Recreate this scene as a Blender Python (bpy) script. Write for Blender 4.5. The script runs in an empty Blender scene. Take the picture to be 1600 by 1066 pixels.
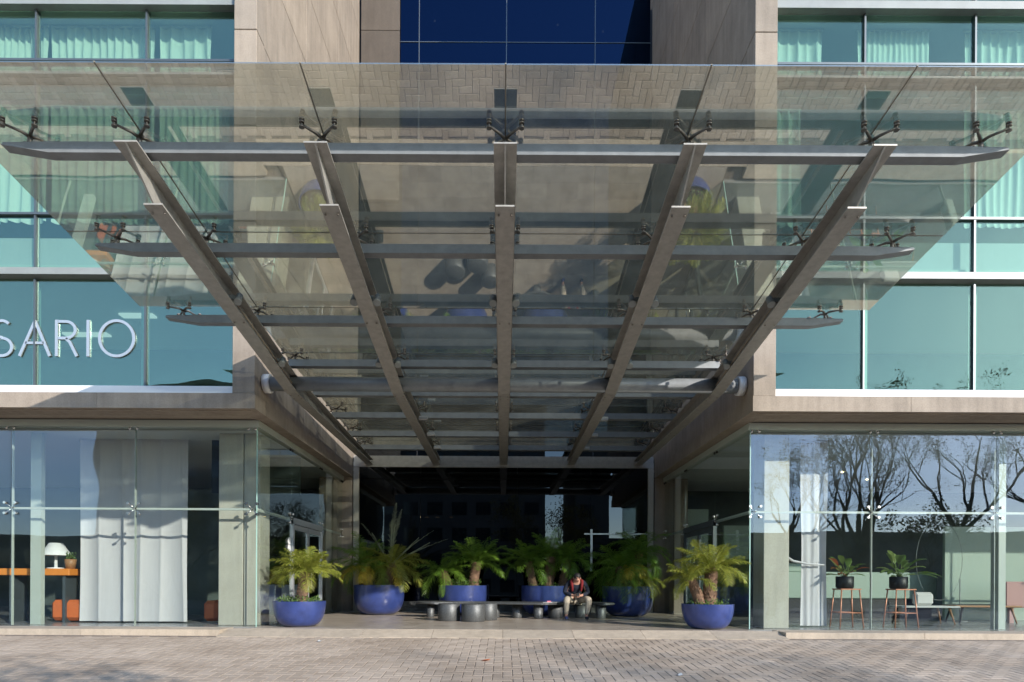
import bpy, math, random
import numpy as np
from mathutils import Vector, Matrix
R = math.radians
random.seed(7)
sc = bpy.context.scene
C = sc.collection

# ---------------------------------------------------------------- camera, sky, sun
EYE = 0.9
cam = bpy.data.cameras.new('camera'); co = bpy.data.objects.new('camera', cam); C.objects.link(co)
co.location = (0, 0, EYE); co.rotation_euler = (R(90), R(-0.3), 0)
cam.sensor_width = 36; cam.lens = 21.375; cam.shift_x = 0.00875; cam.shift_y = 0.2345
cam.clip_start = 0.1; cam.clip_end = 2000
sc.camera = co
SUN = Vector((0.91, -1.0, 0.535)).normalized()
w = bpy.data.worlds.new('World'); sc.world = w; w.use_nodes = True
nt = w.node_tree; bg = nt.nodes['Background']
sky = nt.nodes.new('ShaderNodeTexSky'); sky.sky_type = 'NISHITA'; sky.sun_disc = False
sky.sun_elevation = math.asin(SUN.z); sky.sun_rotation = math.atan2(SUN.x, SUN.y)
sky.dust_density = 0.22; sky.air_density = 0.95; sky.ozone_density = 1.9
nt.links.new(sky.outputs[0], bg.inputs[0]); bg.inputs[1].default_value = 0.15
sl = bpy.data.lights.new('sun', 'SUN'); so = bpy.data.objects.new('sun', sl); C.objects.link(so)
sl.energy = 2.05; sl.angle = R(0.5); sl.color = (1, .935, .85)
so.rotation_euler = SUN.to_track_quat('Z', 'Y').to_euler(); so.location = (30, -20, 30)
sc.view_settings.view_transform = 'Standard'; sc.view_settings.look = 'None'
sc.view_settings.exposure = 1.47; sc.view_settings.gamma = 1
sc.render.engine = 'CYCLES'
cy = sc.cycles
cy.max_bounces = 10; cy.transparent_max_bounces = 40; cy.glossy_bounces = 5; cy.diffuse_bounces = 4
cy.use_denoising = True; cy.sample_clamp_indirect = 6
cy.caustics_reflective = False; cy.caustics_refractive = False

# ---------------------------------------------------------------- helpers
class MB:
    def __init__(s): s.v = []; s.f = []; s.sm = []
    def add(s, vs, fs, smooth=False):
        b = len(s.v); s.v += [tuple(v) for v in vs]
        for f in fs: s.f.append(tuple(i+b for i in f)); s.sm.append(smooth)
        return s
    def box(s, x0, x1, y0, y1, z0, z1, bev=0):
        if x0 > x1: x0, x1 = x1, x0
        if y0 > y1: y0, y1 = y1, y0
        if z0 > z1: z0, z1 = z1, z0
        if bev <= 0:
            v = [(x, y, z) for z in (z0, z1) for y in (y0, y1) for x in (x0, x1)]
            return s.add(v, [(0,2,3,1),(4,5,7,6),(0,1,5,4),(2,6,7,3),(0,4,6,2),(1,3,7,5)])
        b = bev; v = []
        for (z, i) in ((z0, b), (z0+b, 0), (z1-b, 0), (z1, b)):
            x_0, x_1, y_0, y_1 = x0+i, x1-i, y0+i, y1-i
            if i == 0:
                v += [(x_0+b,y_0,z),(x_1-b,y_0,z),(x_1,y_0+b,z),(x_1,y_1-b,z),(x_1-b,y_1,z),(x_0+b,y_1,z),(x_0,y_1-b,z),(x_0,y_0+b,z)]
            else:
                v += [(x_0,y_0,z),(x_1,y_0,z),(x_1,y_0,z),(x_1,y_1,z),(x_1,y_1,z),(x_0,y_1,z),(x_0,y_1,z),(x_0,y_0,z)]
        fs = [(7,6,5,4,3,2,1,0), tuple(range(24,32))]
        for k in range(3):
            for j in range(8):
                fs.append((k*8+j, k*8+(j+1)%8, (k+1)*8+(j+1)%8, (k+1)*8+j))
        return s.add(v, fs)
    def prism(s, pts, d):            # pts: planar polygon (3D), d: extrusion vector
        n = len(pts); d = Vector(d)
        v = [Vector(p) for p in pts] + [Vector(p)+d for p in pts]
        return s.add(v, [tuple(range(n))[::-1], tuple(range(n, 2*n))] + [(i, (i+1) % n, n+(i+1) % n, n+i) for i in range(n)])
    def tube(s, pts, rad, n=8, caps=True, smooth=True):
        pts = [Vector(p) for p in pts]
        if not hasattr(rad, '__len__'): rad = [rad]*len(pts)
        vs = []; up = None
        for i, p in enumerate(pts):
            t = (pts[min(i+1, len(pts)-1)] - pts[max(i-1, 0)]).normalized()
            if up is None:
                up = t.orthogonal().normalized()
            else:
                up = (up - t*up.dot(t)); up = up.normalized() if up.length > 1e-6 else t.orthogonal().normalized()
            q = t.cross(up)
            for k in range(n):
                a = 2*math.pi*k/n
                vs.append(p + (up*math.cos(a) + q*math.sin(a))*rad[i])
        fs = [(i*n+k, i*n+(k+1) % n, (i+1)*n+(k+1) % n, (i+1)*n+k) for i in range(len(pts)-1) for k in range(n)]
        s.add(vs, fs, smooth)
        if caps:
            b = len(s.v)-len(vs)
            s.f.append(tuple(b+k for k in range(n))[::-1]); s.sm.append(False)
            s.f.append(tuple(b+(len(pts)-1)*n+k for k in range(n))); s.sm.append(False)
        return s
    def lathe(s, c, prof, n=32, smooth=True, cap0=True, cap1=True, sx=1, sy=1):
        vs = [(c[0]+r*math.cos(2*math.pi*k/n)*sx, c[1]+r*math.sin(2*math.pi*k/n)*sy, c[2]+z) for r, z in prof for k in range(n)]
        m = len(prof)
        fs = [(i*n+k, i*n+(k+1) % n, (i+1)*n+(k+1) % n, (i+1)*n+k) for i in range(m-1) for k in range(n)]
        s.add(vs, fs, smooth); b = len(s.v)-len(vs)
        if cap0: s.f.append(tuple(b+k for k in range(n))[::-1]); s.sm.append(False)
        if cap1: s.f.append(tuple(b+(m-1)*n+k for k in range(n))); s.sm.append(False)
        return s
    def ball(s, c, r, n=10, m=7):
        if not hasattr(r, '__len__'): r = (r, r, r)
        vs = []
        for i in range(m+1):
            th = math.pi*i/m
            for k in range(n):
                ph = 2*math.pi*k/n
                vs.append((c[0]+r[0]*math.sin(th)*math.cos(ph), c[1]+r[1]*math.sin(th)*math.sin(ph), c[2]+r[2]*math.cos(th)))
        return s.add(vs, [(i*n+k, (i+1)*n+k, (i+1)*n+(k+1) % n, i*n+(k+1) % n) for i in range(m) for k in range(n)], True)
    def build(s, name, mat, parent=None, loc=None):
        me = bpy.data.meshes.new(name); me.from_pydata(s.v, [], s.f)
        me.polygons.foreach_set('use_smooth', s.sm); me.materials.append(mat); me.update()
        o = bpy.data.objects.new(name, me); C.objects.link(o)
        if parent is not None: o.parent = parent
        if loc is not None: o.location = loc
        return o
def tag(o, label=None, cat=None, group=None, kind=None):
    if label: o['label'] = label
    if cat: o['category'] = cat
    if group: o['group'] = group
    if kind: o['kind'] = kind
    return o
def empty(name, loc, label, cat, group=None, rz=0):
    o = bpy.data.objects.new(name, None); C.objects.link(o); o.location = loc; o.rotation_euler = (0, 0, rz)
    o.empty_display_size = .1
    return tag(o, label, cat, group)
def copy_tree(o, parent=None, loc=None):
    c = o.copy(); C.objects.link(c)
    if parent is not None: c.parent = parent
    if loc is not None: c.location = loc
    for ch in list(o.children): copy_tree(ch, c)
    return c

# ---------------------------------------------------------------- materials
def node(nt, t, **kw):
    n = nt.nodes.new(t)
    for k, v in kw.items():
        if k.startswith('i_'): n.inputs[k[2:].replace('_', ' ')].default_value = v
        else: setattr(n, k, v)
    return n
def pmat(name, col, rough=.6, metal=0, spec=.5, vary=0, scale=4, bump=0, bscale=60, stretch=(1,1,1), dark=None, coat=0, detail=6):
    m = bpy.data.materials.new(name); m.use_nodes = True; nt = m.node_tree
    b = nt.nodes['Principled BSDF']; b.inputs['Base Color'].default_value = (*col, 1)
    b.inputs['Roughness'].default_value = rough; b.inputs['Metallic'].default_value = metal
    b.inputs['Specular IOR Level'].default_value = spec; b.inputs['Coat Weight'].default_value = coat
    tc = node(nt, 'ShaderNodeTexCoord'); mp = node(nt, 'ShaderNodeMapping'); mp.inputs['Scale'].default_value = stretch
    nt.links.new(tc.outputs['Object'], mp.inputs[0])
    if vary:
        n = node(nt, 'ShaderNodeTexNoise'); n.inputs['Scale'].default_value = scale; n.inputs['Detail'].default_value = detail
        n.inputs['Roughness'].default_value = .65
        nt.links.new(mp.outputs[0], n.inputs[0])
        cr = node(nt, 'ShaderNodeValToRGB'); nt.links.new(n.outputs[0], cr.inputs[0])
        d = dark or tuple(c*(1-vary) for c in col); l = tuple(min(1, c*(1+vary*.6)) for c in col)
        cr.color_ramp.elements[0].position = .3; cr.color_ramp.elements[0].color = (*d, 1)
        cr.color_ramp.elements[1].position = .7; cr.color_ramp.elements[1].color = (*l, 1)
        nt.links.new(cr.outputs[0], b.inputs['Base Color'])
    if bump:
        n2 = node(nt, 'ShaderNodeTexNoise'); n2.inputs['Scale'].default_value = bscale; n2.inputs['Detail'].default_value = 4
        nt.links.new(mp.outputs[0], n2.inputs[0])
        bp = node(nt, 'ShaderNodeBump'); bp.inputs['Strength'].default_value = bump; bp.inputs['Distance'].default_value = .01
        nt.links.new(n2.outputs[0], bp.inputs['Height']); nt.links.new(bp.outputs[0], b.inputs['Normal'])
    return m
def concrete(name, col, stain=.35):
    m = bpy.data.materials.new(name); m.use_nodes = True; nt = m.node_tree; L = nt.links.new
    b = nt.nodes['Principled BSDF']; b.inputs['Roughness'].default_value = .85; b.inputs['Specular IOR Level'].default_value = .25
    tc = node(nt, 'ShaderNodeTexCoord')
    n1 = node(nt, 'ShaderNodeTexNoise'); n1.inputs['Scale'].default_value = .9; n1.inputs['Detail'].default_value = 9; n1.inputs['Roughness'].default_value = .68
    mp = node(nt, 'ShaderNodeMapping'); mp.inputs['Scale'].default_value = (5, 5, .5)
    n2 = node(nt, 'ShaderNodeTexNoise'); n2.inputs['Scale'].default_value = 1.5; n2.inputs['Detail'].default_value = 6
    n3 = node(nt, 'ShaderNodeTexNoise'); n3.inputs['Scale'].default_value = 45; n3.inputs['Detail'].default_value = 3
    L(tc.outputs['Object'], n1.inputs[0]); L(tc.outputs['Object'], mp.inputs[0]); L(mp.outputs[0], n2.inputs[0]); L(tc.outputs['Object'], n3.inputs[0])
    a = node(nt, 'ShaderNodeMath', operation='MULTIPLY_ADD'); a.inputs[1].default_value = .6; a.inputs[2].default_value = 0
    L(n1.outputs[0], a.inputs[0])
    a2 = node(nt, 'ShaderNodeMath', operation='MULTIPLY_ADD'); a2.inputs[1].default_value = .4; L(n2.outputs[0], a2.inputs[0]); L(a.outputs[0], a2.inputs[2])
    cr = node(nt, 'ShaderNodeValToRGB'); L(a2.outputs[0], cr.inputs[0])
    e = cr.color_ramp.elements
    e[0].position = .36; e[0].color = (*[c*(1-stain) for c in col], 1); e[1].position = .6; e[1].color = (*[min(1, c*1.08) for c in col], 1)
    mx = node(nt, 'ShaderNodeMixRGB', blend_type='MULTIPLY'); mx.inputs[0].default_value = .5
    cr2 = node(nt, 'ShaderNodeValToRGB'); L(n3.outputs[0], cr2.inputs[0]); cr2.color_ramp.elements[0].position = .3; cr2.color_ramp.elements[0].color = (.75,.75,.75,1); cr2.color_ramp.elements[1].position = .6
    L(cr.outputs[0], mx.inputs[1]); L(cr2.outputs[0], mx.inputs[2])
    gi = node(nt, 'ShaderNodeNewGeometry'); c3 = node(nt, 'ShaderNodeValToRGB'); L(gi.outputs['Random Per Island'], c3.inputs[0])
    c3.color_ramp.elements[0].color = (.86,.87,.88,1); c3.color_ramp.elements[1].color = (1.05,1.04,1.02,1)
    m3 = node(nt, 'ShaderNodeMixRGB', blend_type='MULTIPLY'); m3.inputs[0].default_value = 1; L(mx.outputs[0], m3.inputs[1]); L(c3.outputs[0], m3.inputs[2]); L(m3.outputs[0], b.inputs['Base Color'])
    bp = node(nt, 'ShaderNodeBump'); bp.inputs['Strength'].default_value = .25; bp.inputs['Distance'].default_value = .01
    L(n3.outputs[0], bp.inputs['Height']); L(bp.outputs[0], b.inputs['Normal'])
    return m
def glass(name, refl, tint, gcol=(1,1,1), wav=0, rough=0.0, dust=0):
    """architectural glass: clear or tinted, with a coated, partly mirroring surface"""
    m = bpy.data.materials.new(name); m.use_nodes = True; nt = m.node_tree; L = nt.links.new
    nt.nodes.remove(nt.nodes['Principled BSDF']); out = nt.nodes['Material Output']
    t = node(nt, 'ShaderNodeBsdfTransparent'); t.inputs[0].default_value = (*tint, 1)
    g = node(nt, 'ShaderNodeBsdfGlossy'); g.inputs['Color'].default_value = (*gcol, 1); g.inputs['Roughness'].default_value = rough
    lw = node(nt, 'ShaderNodeLayerWeight'); lw.inputs[0].default_value = .5
    p = node(nt, 'ShaderNodeMath', operation='POWER'); p.inputs[1].default_value = 4; L(lw.outputs['Facing'], p.inputs[0])
    ma = node(nt, 'ShaderNodeMath', operation='MULTIPLY_ADD'); ma.inputs[1].default_value = 1-refl; ma.inputs[2].default_value = refl
    ma.use_clamp = True
    L(p.outputs[0], ma.inputs[0])
    mx = node(nt, 'ShaderNodeMixShader'); L(ma.outputs[0], mx.inputs[0]); L(t.outputs[0], mx.inputs[1]); L(g.outputs[0], mx.inputs[2])
    L(mx.outputs[0], out.inputs[0])
    if dust:
        tc = node(nt, 'ShaderNodeTexCoord'); n = node(nt, 'ShaderNodeTexNoise'); n.inputs['Scale'].default_value = 1.4; n.inputs['Detail'].default_value = 10; n.inputs['Roughness'].default_value = .7
        L(tc.outputs['Object'], n.inputs[0])
        mr = node(nt, 'ShaderNodeMapRange'); mr.inputs[1].default_value = .4; mr.inputs[2].default_value = .7; mr.inputs[3].default_value = dust*.35; mr.inputs[4].default_value = dust
        L(n.outputs[0], mr.inputs[0])
        df = node(nt, 'ShaderNodeBsdfTranslucent'); df.inputs[0].default_value = (.52,.51,.42,1)
        m2 = node(nt, 'ShaderNodeMixShader'); L(mr.outputs[0], m2.inputs[0]); L(mx.outputs[0], m2.inputs[1]); L(df.outputs[0], m2.inputs[2]); L(m2.outputs[0], out.inputs[0])
    if wav:
        tc = node(nt, 'ShaderNodeTexCoord'); n = node(nt, 'ShaderNodeTexNoise'); n.inputs['Scale'].default_value = .8; n.inputs['Detail'].default_value = 1
        L(tc.outputs['Object'], n.inputs[0])
        bp = node(nt, 'ShaderNodeBump'); bp.inputs['Strength'].default_value = wav; bp.inputs['Distance'].default_value = .02
        L(n.outputs[0], bp.inputs['Height']); L(bp.outputs[0], g.inputs['Normal'])
    return m
def emit(name, col, s):
    m = bpy.data.materials.new(name); m.use_nodes = True; nt = m.node_tree
    b = nt.nodes['Principled BSDF']; b.inputs['Emission Color'].default_value = (*col, 1); b.inputs['Emission Strength'].default_value = s
    return m
def paver_mat():
    m = bpy.data.materials.new('paver'); m.use_nodes = True; nt = m.node_tree; L = nt.links.new
    b = nt.nodes['Principled BSDF']; b.inputs['Roughness'].default_value = .8; b.inputs['Specular IOR Level'].default_value = .3
    g = node(nt, 'ShaderNodeNewGeometry'); tc = node(nt, 'ShaderNodeTexCoord')
    cr = node(nt, 'ShaderNodeValToRGB'); L(g.outputs['Random Per Island'], cr.inputs[0])
    e = cr.color_ramp.elements; e[0].color = (.435,.35,.275,1); e[1].color = (.53,.435,.35,1)
    x = e.new(.5); x.color = (.485,.395,.312,1)
    n = node(nt, 'ShaderNodeTexNoise'); n.inputs['Scale'].default_value = .7; n.inputs['Detail'].default_value = 8; L(tc.outputs['Object'], n.inputs[0])
    c2 = node(nt, 'ShaderNodeValToRGB'); L(n.outputs[0], c2.inputs[0]); c2.color_ramp.elements[0].position = .35; c2.color_ramp.elements[0].color = (.78,.76,.74,1); c2.color_ramp.elements[1].position = .62
    n3 = node(nt, 'ShaderNodeTexNoise'); n3.inputs['Scale'].default_value = 60; n3.inputs['Detail'].default_value = 3; L(tc.outputs['Object'], n3.inputs[0])
    c3 = node(nt, 'ShaderNodeValToRGB'); L(n3.outputs[0], c3.inputs[0]); c3.color_ramp.elements[0].position = .3; c3.color_ramp.elements[0].color = (.8,.8,.8,1); c3.color_ramp.elements[1].position = .6
    m1 = node(nt, 'ShaderNodeMixRGB', blend_type='MULTIPLY'); m1.inputs[0].default_value = 1; L(cr.outputs[0], m1.inputs[1]); L(c2.outputs[0], m1.inputs[2])
    m2 = node(nt, 'ShaderNodeMixRGB', blend_type='MULTIPLY'); m2.inputs[0].default_value = .7; L(m1.outputs[0], m2.inputs[1]); L(c3.outputs[0], m2.inputs[2])
    L(m2.outputs[0], b.inputs['Base Color'])
    bp = node(nt, 'ShaderNodeBump'); bp.inputs['Strength'].default_value = .3; bp.inputs['Distance'].default_value = .004; L(n3.outputs[0], bp.inputs['Height']); L(bp.outputs[0], b.inputs['Normal'])
    return m
def leaf_mat(name, c0, c1):
    m = bpy.data.materials.new(name); m.use_nodes = True; nt = m.node_tree; L = nt.links.new
    b = nt.nodes['Principled BSDF']; b.inputs['Roughness'].default_value = .42; b.inputs['Specular IOR Level'].default_value = .5
    g = node(nt, 'ShaderNodeNewGeometry'); cr = node(nt, 'ShaderNodeValToRGB'); L(g.outputs['Random Per Island'], cr.inputs[0])
    cr.color_ramp.elements[0].color = (*c0, 1); cr.color_ramp.elements[1].color = (*c1, 1); L(cr.outputs[0], b.inputs['Base Color'])
    tr = node(nt, 'ShaderNodeBsdfTranslucent'); L(cr.outputs[0], tr.inputs[0])
    mx = node(nt, 'ShaderNodeMixShader'); mx.inputs[0].default_value = .35; L(b.outputs[0], mx.inputs[1]); L(tr.outputs[0], mx.inputs[2])
    L(mx.outputs[0], nt.nodes['Material Output'].inputs[0])
    return m
M = {}
M['conc'] = concrete('concrete', (.375,.315,.255), .26)
M['conc_pale'] = concrete('pale_concrete', (.52,.49,.42), .12)
M['soffit'] = concrete('soffit_concrete', (.41,.35,.285), .15)
M['paver'] = paver_mat()
M['grout'] = pmat('joint_sand', (.19,.155,.125), .95, vary=.3, scale=20)
M['asphalt'] = pmat('asphalt', (.06,.06,.06), .9, vary=.3, scale=8, bump=.3)
M['kerb'] = concrete('kerb_concrete', (.49,.41,.32), .2)
M['steel'] = pmat('weathered_steel', (.41,.395,.36), .45, .2, vary=.22, scale=9, detail=10, bump=.05)
M['steel_blue'] = pmat('galvanised_steel', (.25,.265,.275), .45, .2, vary=.18, scale=6, bump=.04)
M['chrome'] = pmat('stainless', (.6,.58,.55), .22, 1)
M['fitting'] = pmat('weathered_fitting', (.28,.25,.22), .35, .8, vary=.4, scale=15)
M['darkmetal'] = pmat('dark_fitting', (.05,.045,.04), .4, .6)
M['alu'] = pmat('aluminium', (.55,.57,.58), .35, .6)
M['band'] = pmat('grey_green_cladding', (.27,.29,.28), .45, vary=.15, scale=2)
M['alu_dark'] = pmat('dark_aluminium', (.12,.14,.15), .4, .5)
M['white'] = pmat('white_paint', (.8,.8,.8), .5, vary=.04, scale=3)
M['palegreen'] = pmat('pale_steel_paint', (.44,.48,.43), .45)
M['black'] = pmat('black_finish', (.006,.006,.007), .5)
M['dark'] = pmat('dark_interior', (.03,.035,.035), .8, vary=.3, scale=.8)
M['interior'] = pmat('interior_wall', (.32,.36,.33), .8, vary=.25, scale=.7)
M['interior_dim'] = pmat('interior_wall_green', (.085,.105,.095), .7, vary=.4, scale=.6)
M['ceil'] = pmat('ceiling_white', (.6,.62,.6), .8)
M['floor_in'] = pmat('interior_floor', (.26,.26,.25), .25, vary=.15, scale=2)
M['curtain'] = pmat('curtain_linen', (.56,.54,.55), .9, vary=.05, scale=30, stretch=(1,1,.05))
M['curtain_b'] = pmat('curtain_white', (.74,.74,.70), .9, vary=.06, scale=20, stretch=(1,1,.05))
M['canopy_glass'] = glass('canopy_glass', .36, (.77,.80,.765), (1,.98,.88), .12, dust=.12)
M['shop_glass'] = glass('shopfront_glass', .055, (.92,.95,.935), (.66,.77,1), .2)
M['side_glass'] = glass('side_glass', .045, (.93,.965,.94), (.95,.98,1), .1)
M['teal_glass'] = glass('curtain_wall_glass', .14, (.76,.88,.82), (.76,.97,.82), .5)
M['teal_glass_r'] = glass('curtain_wall_glass_dulled', .08, (.72,.84,.79), (.62,.90,.80), .5)  # duller copy of the left wing's glass, holds down the bright sky reflection
M['blue_glass'] = glass('blue_coated_glass', .065, (.03,.04,.06), (.13,.31,.75), .05)
M['black_glass'] = glass('black_glass', .055, (.03,.03,.035), (.8,.9,1), .04)
M['edge_glass'] = pmat('glass_edge_green', (.35,.55,.48), .2)
M['pot'] = pmat('blue_glaze', (.034,.055,.19), .28, vary=.3, scale=5, detail=9, coat=.35)
M['soil'] = pmat('soil', (.06,.045,.03), .95, vary=.4, scale=30)
M['trunk'] = pmat('palm_trunk', (.20,.12,.075), .95, vary=.45, scale=25, bump=.5, bscale=40)
M['bark'] = pmat('bark', (.10,.085,.07), .95, vary=.4, scale=6, bump=.4)
M['leaf_sun'] = leaf_mat('palm_leaf_light', (.20,.25,.03), (.38,.38,.07))
M['leaf_dark'] = leaf_mat('palm_leaf_dark', (.09,.2,.02), (.22,.36,.045))
M['leaf_yellow'] = leaf_mat('palm_leaf_yellow', (.58,.42,.04), (.7,.55,.08))
M['leaf_grey'] = leaf_mat('palm_leaf_grey', (.28,.32,.2), (.4,.42,.3))
M['leaf_small'] = leaf_mat('ground_cover_leaf', (.05,.12,.03), (.14,.22,.05))
M['leaf_house'] = leaf_mat('house_plant_leaf', (.12,.22,.05), (.30,.38,.12))
M['leaf_red'] = leaf_mat('red_young_leaf', (.45,.10,.04), (.5,.25,.06))
M['leaf_tree'] = leaf_mat('autumn_leaf', (.05,.05,.015), (.10,.09,.03))
M['bench'] = pmat('cast_aluminium', (.12,.125,.125), .5, .45, vary=.3, scale=30, bump=.15, bscale=50)
M['copper'] = pmat('copper_paint', (.62,.27,.17), .4, .3)
M['orange'] = pmat('orange_lacquer', (.75,.25,.04), .45)
M['orange_fab'] = pmat('orange_leather', (.62,.15,.04), .6, vary=.1)
M['wood'] = pmat('wood', (.35,.18,.08), .5, vary=.3, scale=6, stretch=(1,8,8))
M['cush'] = pmat('cushion', (.55,.55,.53), .9)
M['pink'] = pmat('pink_panel', (.45,.26,.24), .7)
M['mint'] = pmat('mint_panel', (.31,.39,.33), .35)
M['skin'] = pmat('skin', (.50,.27,.19), .6)
M['hair'] = pmat('hair', (.012,.01,.01), .6)
M['navy'] = pmat('navy_cloth', (.012,.016,.03), .9, vary=.3, scale=20)
M['red'] = pmat('red_cloth', (.17,.01,.012), .9)
M['khaki'] = pmat('khaki_cloth', (.40,.35,.27), .9, vary=.15, scale=12)
M['shoe'] = pmat('blue_shoe', (.05,.07,.18), .7)
M['paper'] = pmat('paper', (.8,.8,.8), .8)
M['lamp'] = emit('ceiling_spot', (1,.72,.3), 6)
M['light'] = emit('ceiling_light_panel', (.9,1,.95), .22)
M['far_wall'] = pmat('far_building', (.10,.095,.09), .9, vary=.3, scale=.3)
M['far_glass'] = pmat('far_window', (.02,.025,.03), .1)

# ---------------------------------------------------------------- ground
def road_z(y): return -.85 + .0684*y
m = MB()   # ground sheet: falls away from the building, flat beyond
ys = [-400, -60, -8, 10.95]; zs = [-1.41, -1.41, road_z(-8)-.012, road_z(10.95)-.012]
for i in range(3): m.add([(-400,ys[i],zs[i]),(400,ys[i],zs[i]),(400,ys[i+1],zs[i+1]),(-400,ys[i+1],zs[i+1])], [(0,1,2,3)])
m.add([(-400,10.95,-.113),(400,10.95,-.113),(400,400,-.6),(-400,400,-.6)], [(0,1,2,3)])
tag(m.build('ground', M['grout']), kind='structure')
m = MB(); m.add([(-300,-22,-1.395),(300,-22,-1.395),(300,-10,-1.395),(-300,-10,-1.395)], [(0,1,2,3)])
m.v = [(a, b, road_z(-8)+.01 - (-8-b)*.001) for a, b, c in m.v]
tag(m.build('road', M['asphalt']), kind='structure')
# herringbone pavers, real bricks laid on the slope
W = .128; g = .0045; m = MB()
ny0, ny1 = int(3.2/W), int(10.78/W)
nx = int(15.5/W)
for i in range(-nx, nx):
    for j in range(ny0, ny1):
        k = (i-j) % 4
        if k == 0: a, b = 2, 1
        elif k == 3: a, b = 1, 2
        else: continue
        x0, y0, x1, y1 = i*W+g/2, j*W+g/2, (i+a)*W-g/2, (j+b)*W-g/2
        if y1 > 10.80: y1 = 10.80
        dz = random.uniform(-.0015, .0015); c = .007
        f0, f1, g0, g1 = road_z(y0)+dz, road_z(y1)+dz, road_z(y0+c)+dz, road_z(y1-c)+dz
        m.add([(x0,y0,f0-.005),(x1,y0,f0-.005),(x1,y1,f1-.005),(x0,y1,f1-.005),(x0+c,y0+c,g0),(x1-c,y0+c,g0),(x1-c,y1-c,g1),(x0+c,y1-c,g1)],
              [(4,5,6,7),(0,1,5,4),(1,2,6,5),(2,3,7,6),(3,0,4,7)])
tag(m.build('driveway_paving', M['paver']), kind='structure')
# border strip ramp in front of the platform
m = MB()
def slabrow(m, x0, x1, y0, y1, z0, z1, n, th=.15, gap=.006):
    L = (x1-x0)/n
    for i in range(n):
        a, b = x0+i*L+gap/2, x0+(i+1)*L-gap/2
        m.add([(a,y0,z0),(b,y0,z0),(b,y1,z1),(a,y1,z1),(a,y0,z0-th),(b,y0,z0-th),(b,y1,z1-th),(a,y1,z1-th)],
              [(0,1,2,3),(0,4,5,1),(1,5,6,2),(2,6,7,3),(3,7,4,0),(7,6,5,4)])
slabrow(m, -5.1, 5.1, 10.81, 11.28, road_z(10.81)+.002, -.002, 8)
tag(m.build('platform_ramp_edge', M['kerb']), kind='structure')
# platform of stone slabs
def stone_tiles():
    mt = bpy.data.materials.new('platform_stone'); mt.use_nodes = True; nt = mt.node_tree; L = nt.links.new
    b = nt.nodes['Principled BSDF']; b.inputs['Roughness'].default_value = .28; b.inputs['Specular IOR Level'].default_value = .35
    g_ = node(nt, 'ShaderNodeNewGeometry'); cr = node(nt, 'ShaderNodeValToRGB'); L(g_.outputs['Random Per Island'], cr.inputs[0])
    cr.color_ramp.elements[0].color = (.40,.34,.275,1); cr.color_ramp.elements[1].color = (.47,.405,.33,1)
    tc = node(nt, 'ShaderNodeTexCoord'); n = node(nt, 'ShaderNodeTexNoise'); n.inputs['Scale'].default_value = 3; n.inputs['Detail'].default_value = 9; L(tc.outputs['Object'], n.inputs[0])
    c2 = node(nt, 'ShaderNodeValToRGB'); L(n.outputs[0], c2.inputs[0]); c2.color_ramp.elements[0].position = .3; c2.color_ramp.elements[0].color = (.8,.79,.78,1); c2.color_ramp.elements[1].position = .6
    mm = node(nt, 'ShaderNodeMixRGB', blend_type='MULTIPLY'); mm.inputs[0].default_value = 1; L(cr.outputs[0], mm.inputs[1]); L(c2.outputs[0], mm.inputs[2]); L(mm.outputs[0], b.inputs['Base Color'])
    mr = node(nt, 'ShaderNodeMapRange'); mr.inputs[3].default_value = .2; mr.inputs[4].default_value = .45; L(n.outputs[0], mr.inputs[0]); L(mr.outputs[0], b.inputs['Roughness'])
    return mt
M['stone'] = stone_tiles()
m = MB(); j = 0; y = 11.29
while y < 17.7:
    x = -4.68 - (j % 2)*.33
    y1 = min(y+.36, 17.72)
    while x < 4.68:
        a, b = max(x, -4.68), min(x+.66, 4.68)
        if b-a > .03: m.box(a+.002, b-.002, y+.002, y1-.002, -.1, 0)
        x += .66
    y += .36; j += 1
tag(m.build('entrance_platform', M['stone']), kind='structure')
m = MB(); m.box(-4.7, 4.7, 11.29, 17.8, -.13, -.004); tag(m.build('platform_bed', M['grout']), kind='structure')
for s in (-1, 1):
    m = MB(); slabrow(m, s*5.1 if s > 0 else -20.1, 20.1 if s > 0 else -5.1, 10.95, 11.52, 0.0, 0.0, 6, th=.3)
    m2 = m
    tag(m2.build('kerb', M['kerb']), kind='structure')

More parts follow.
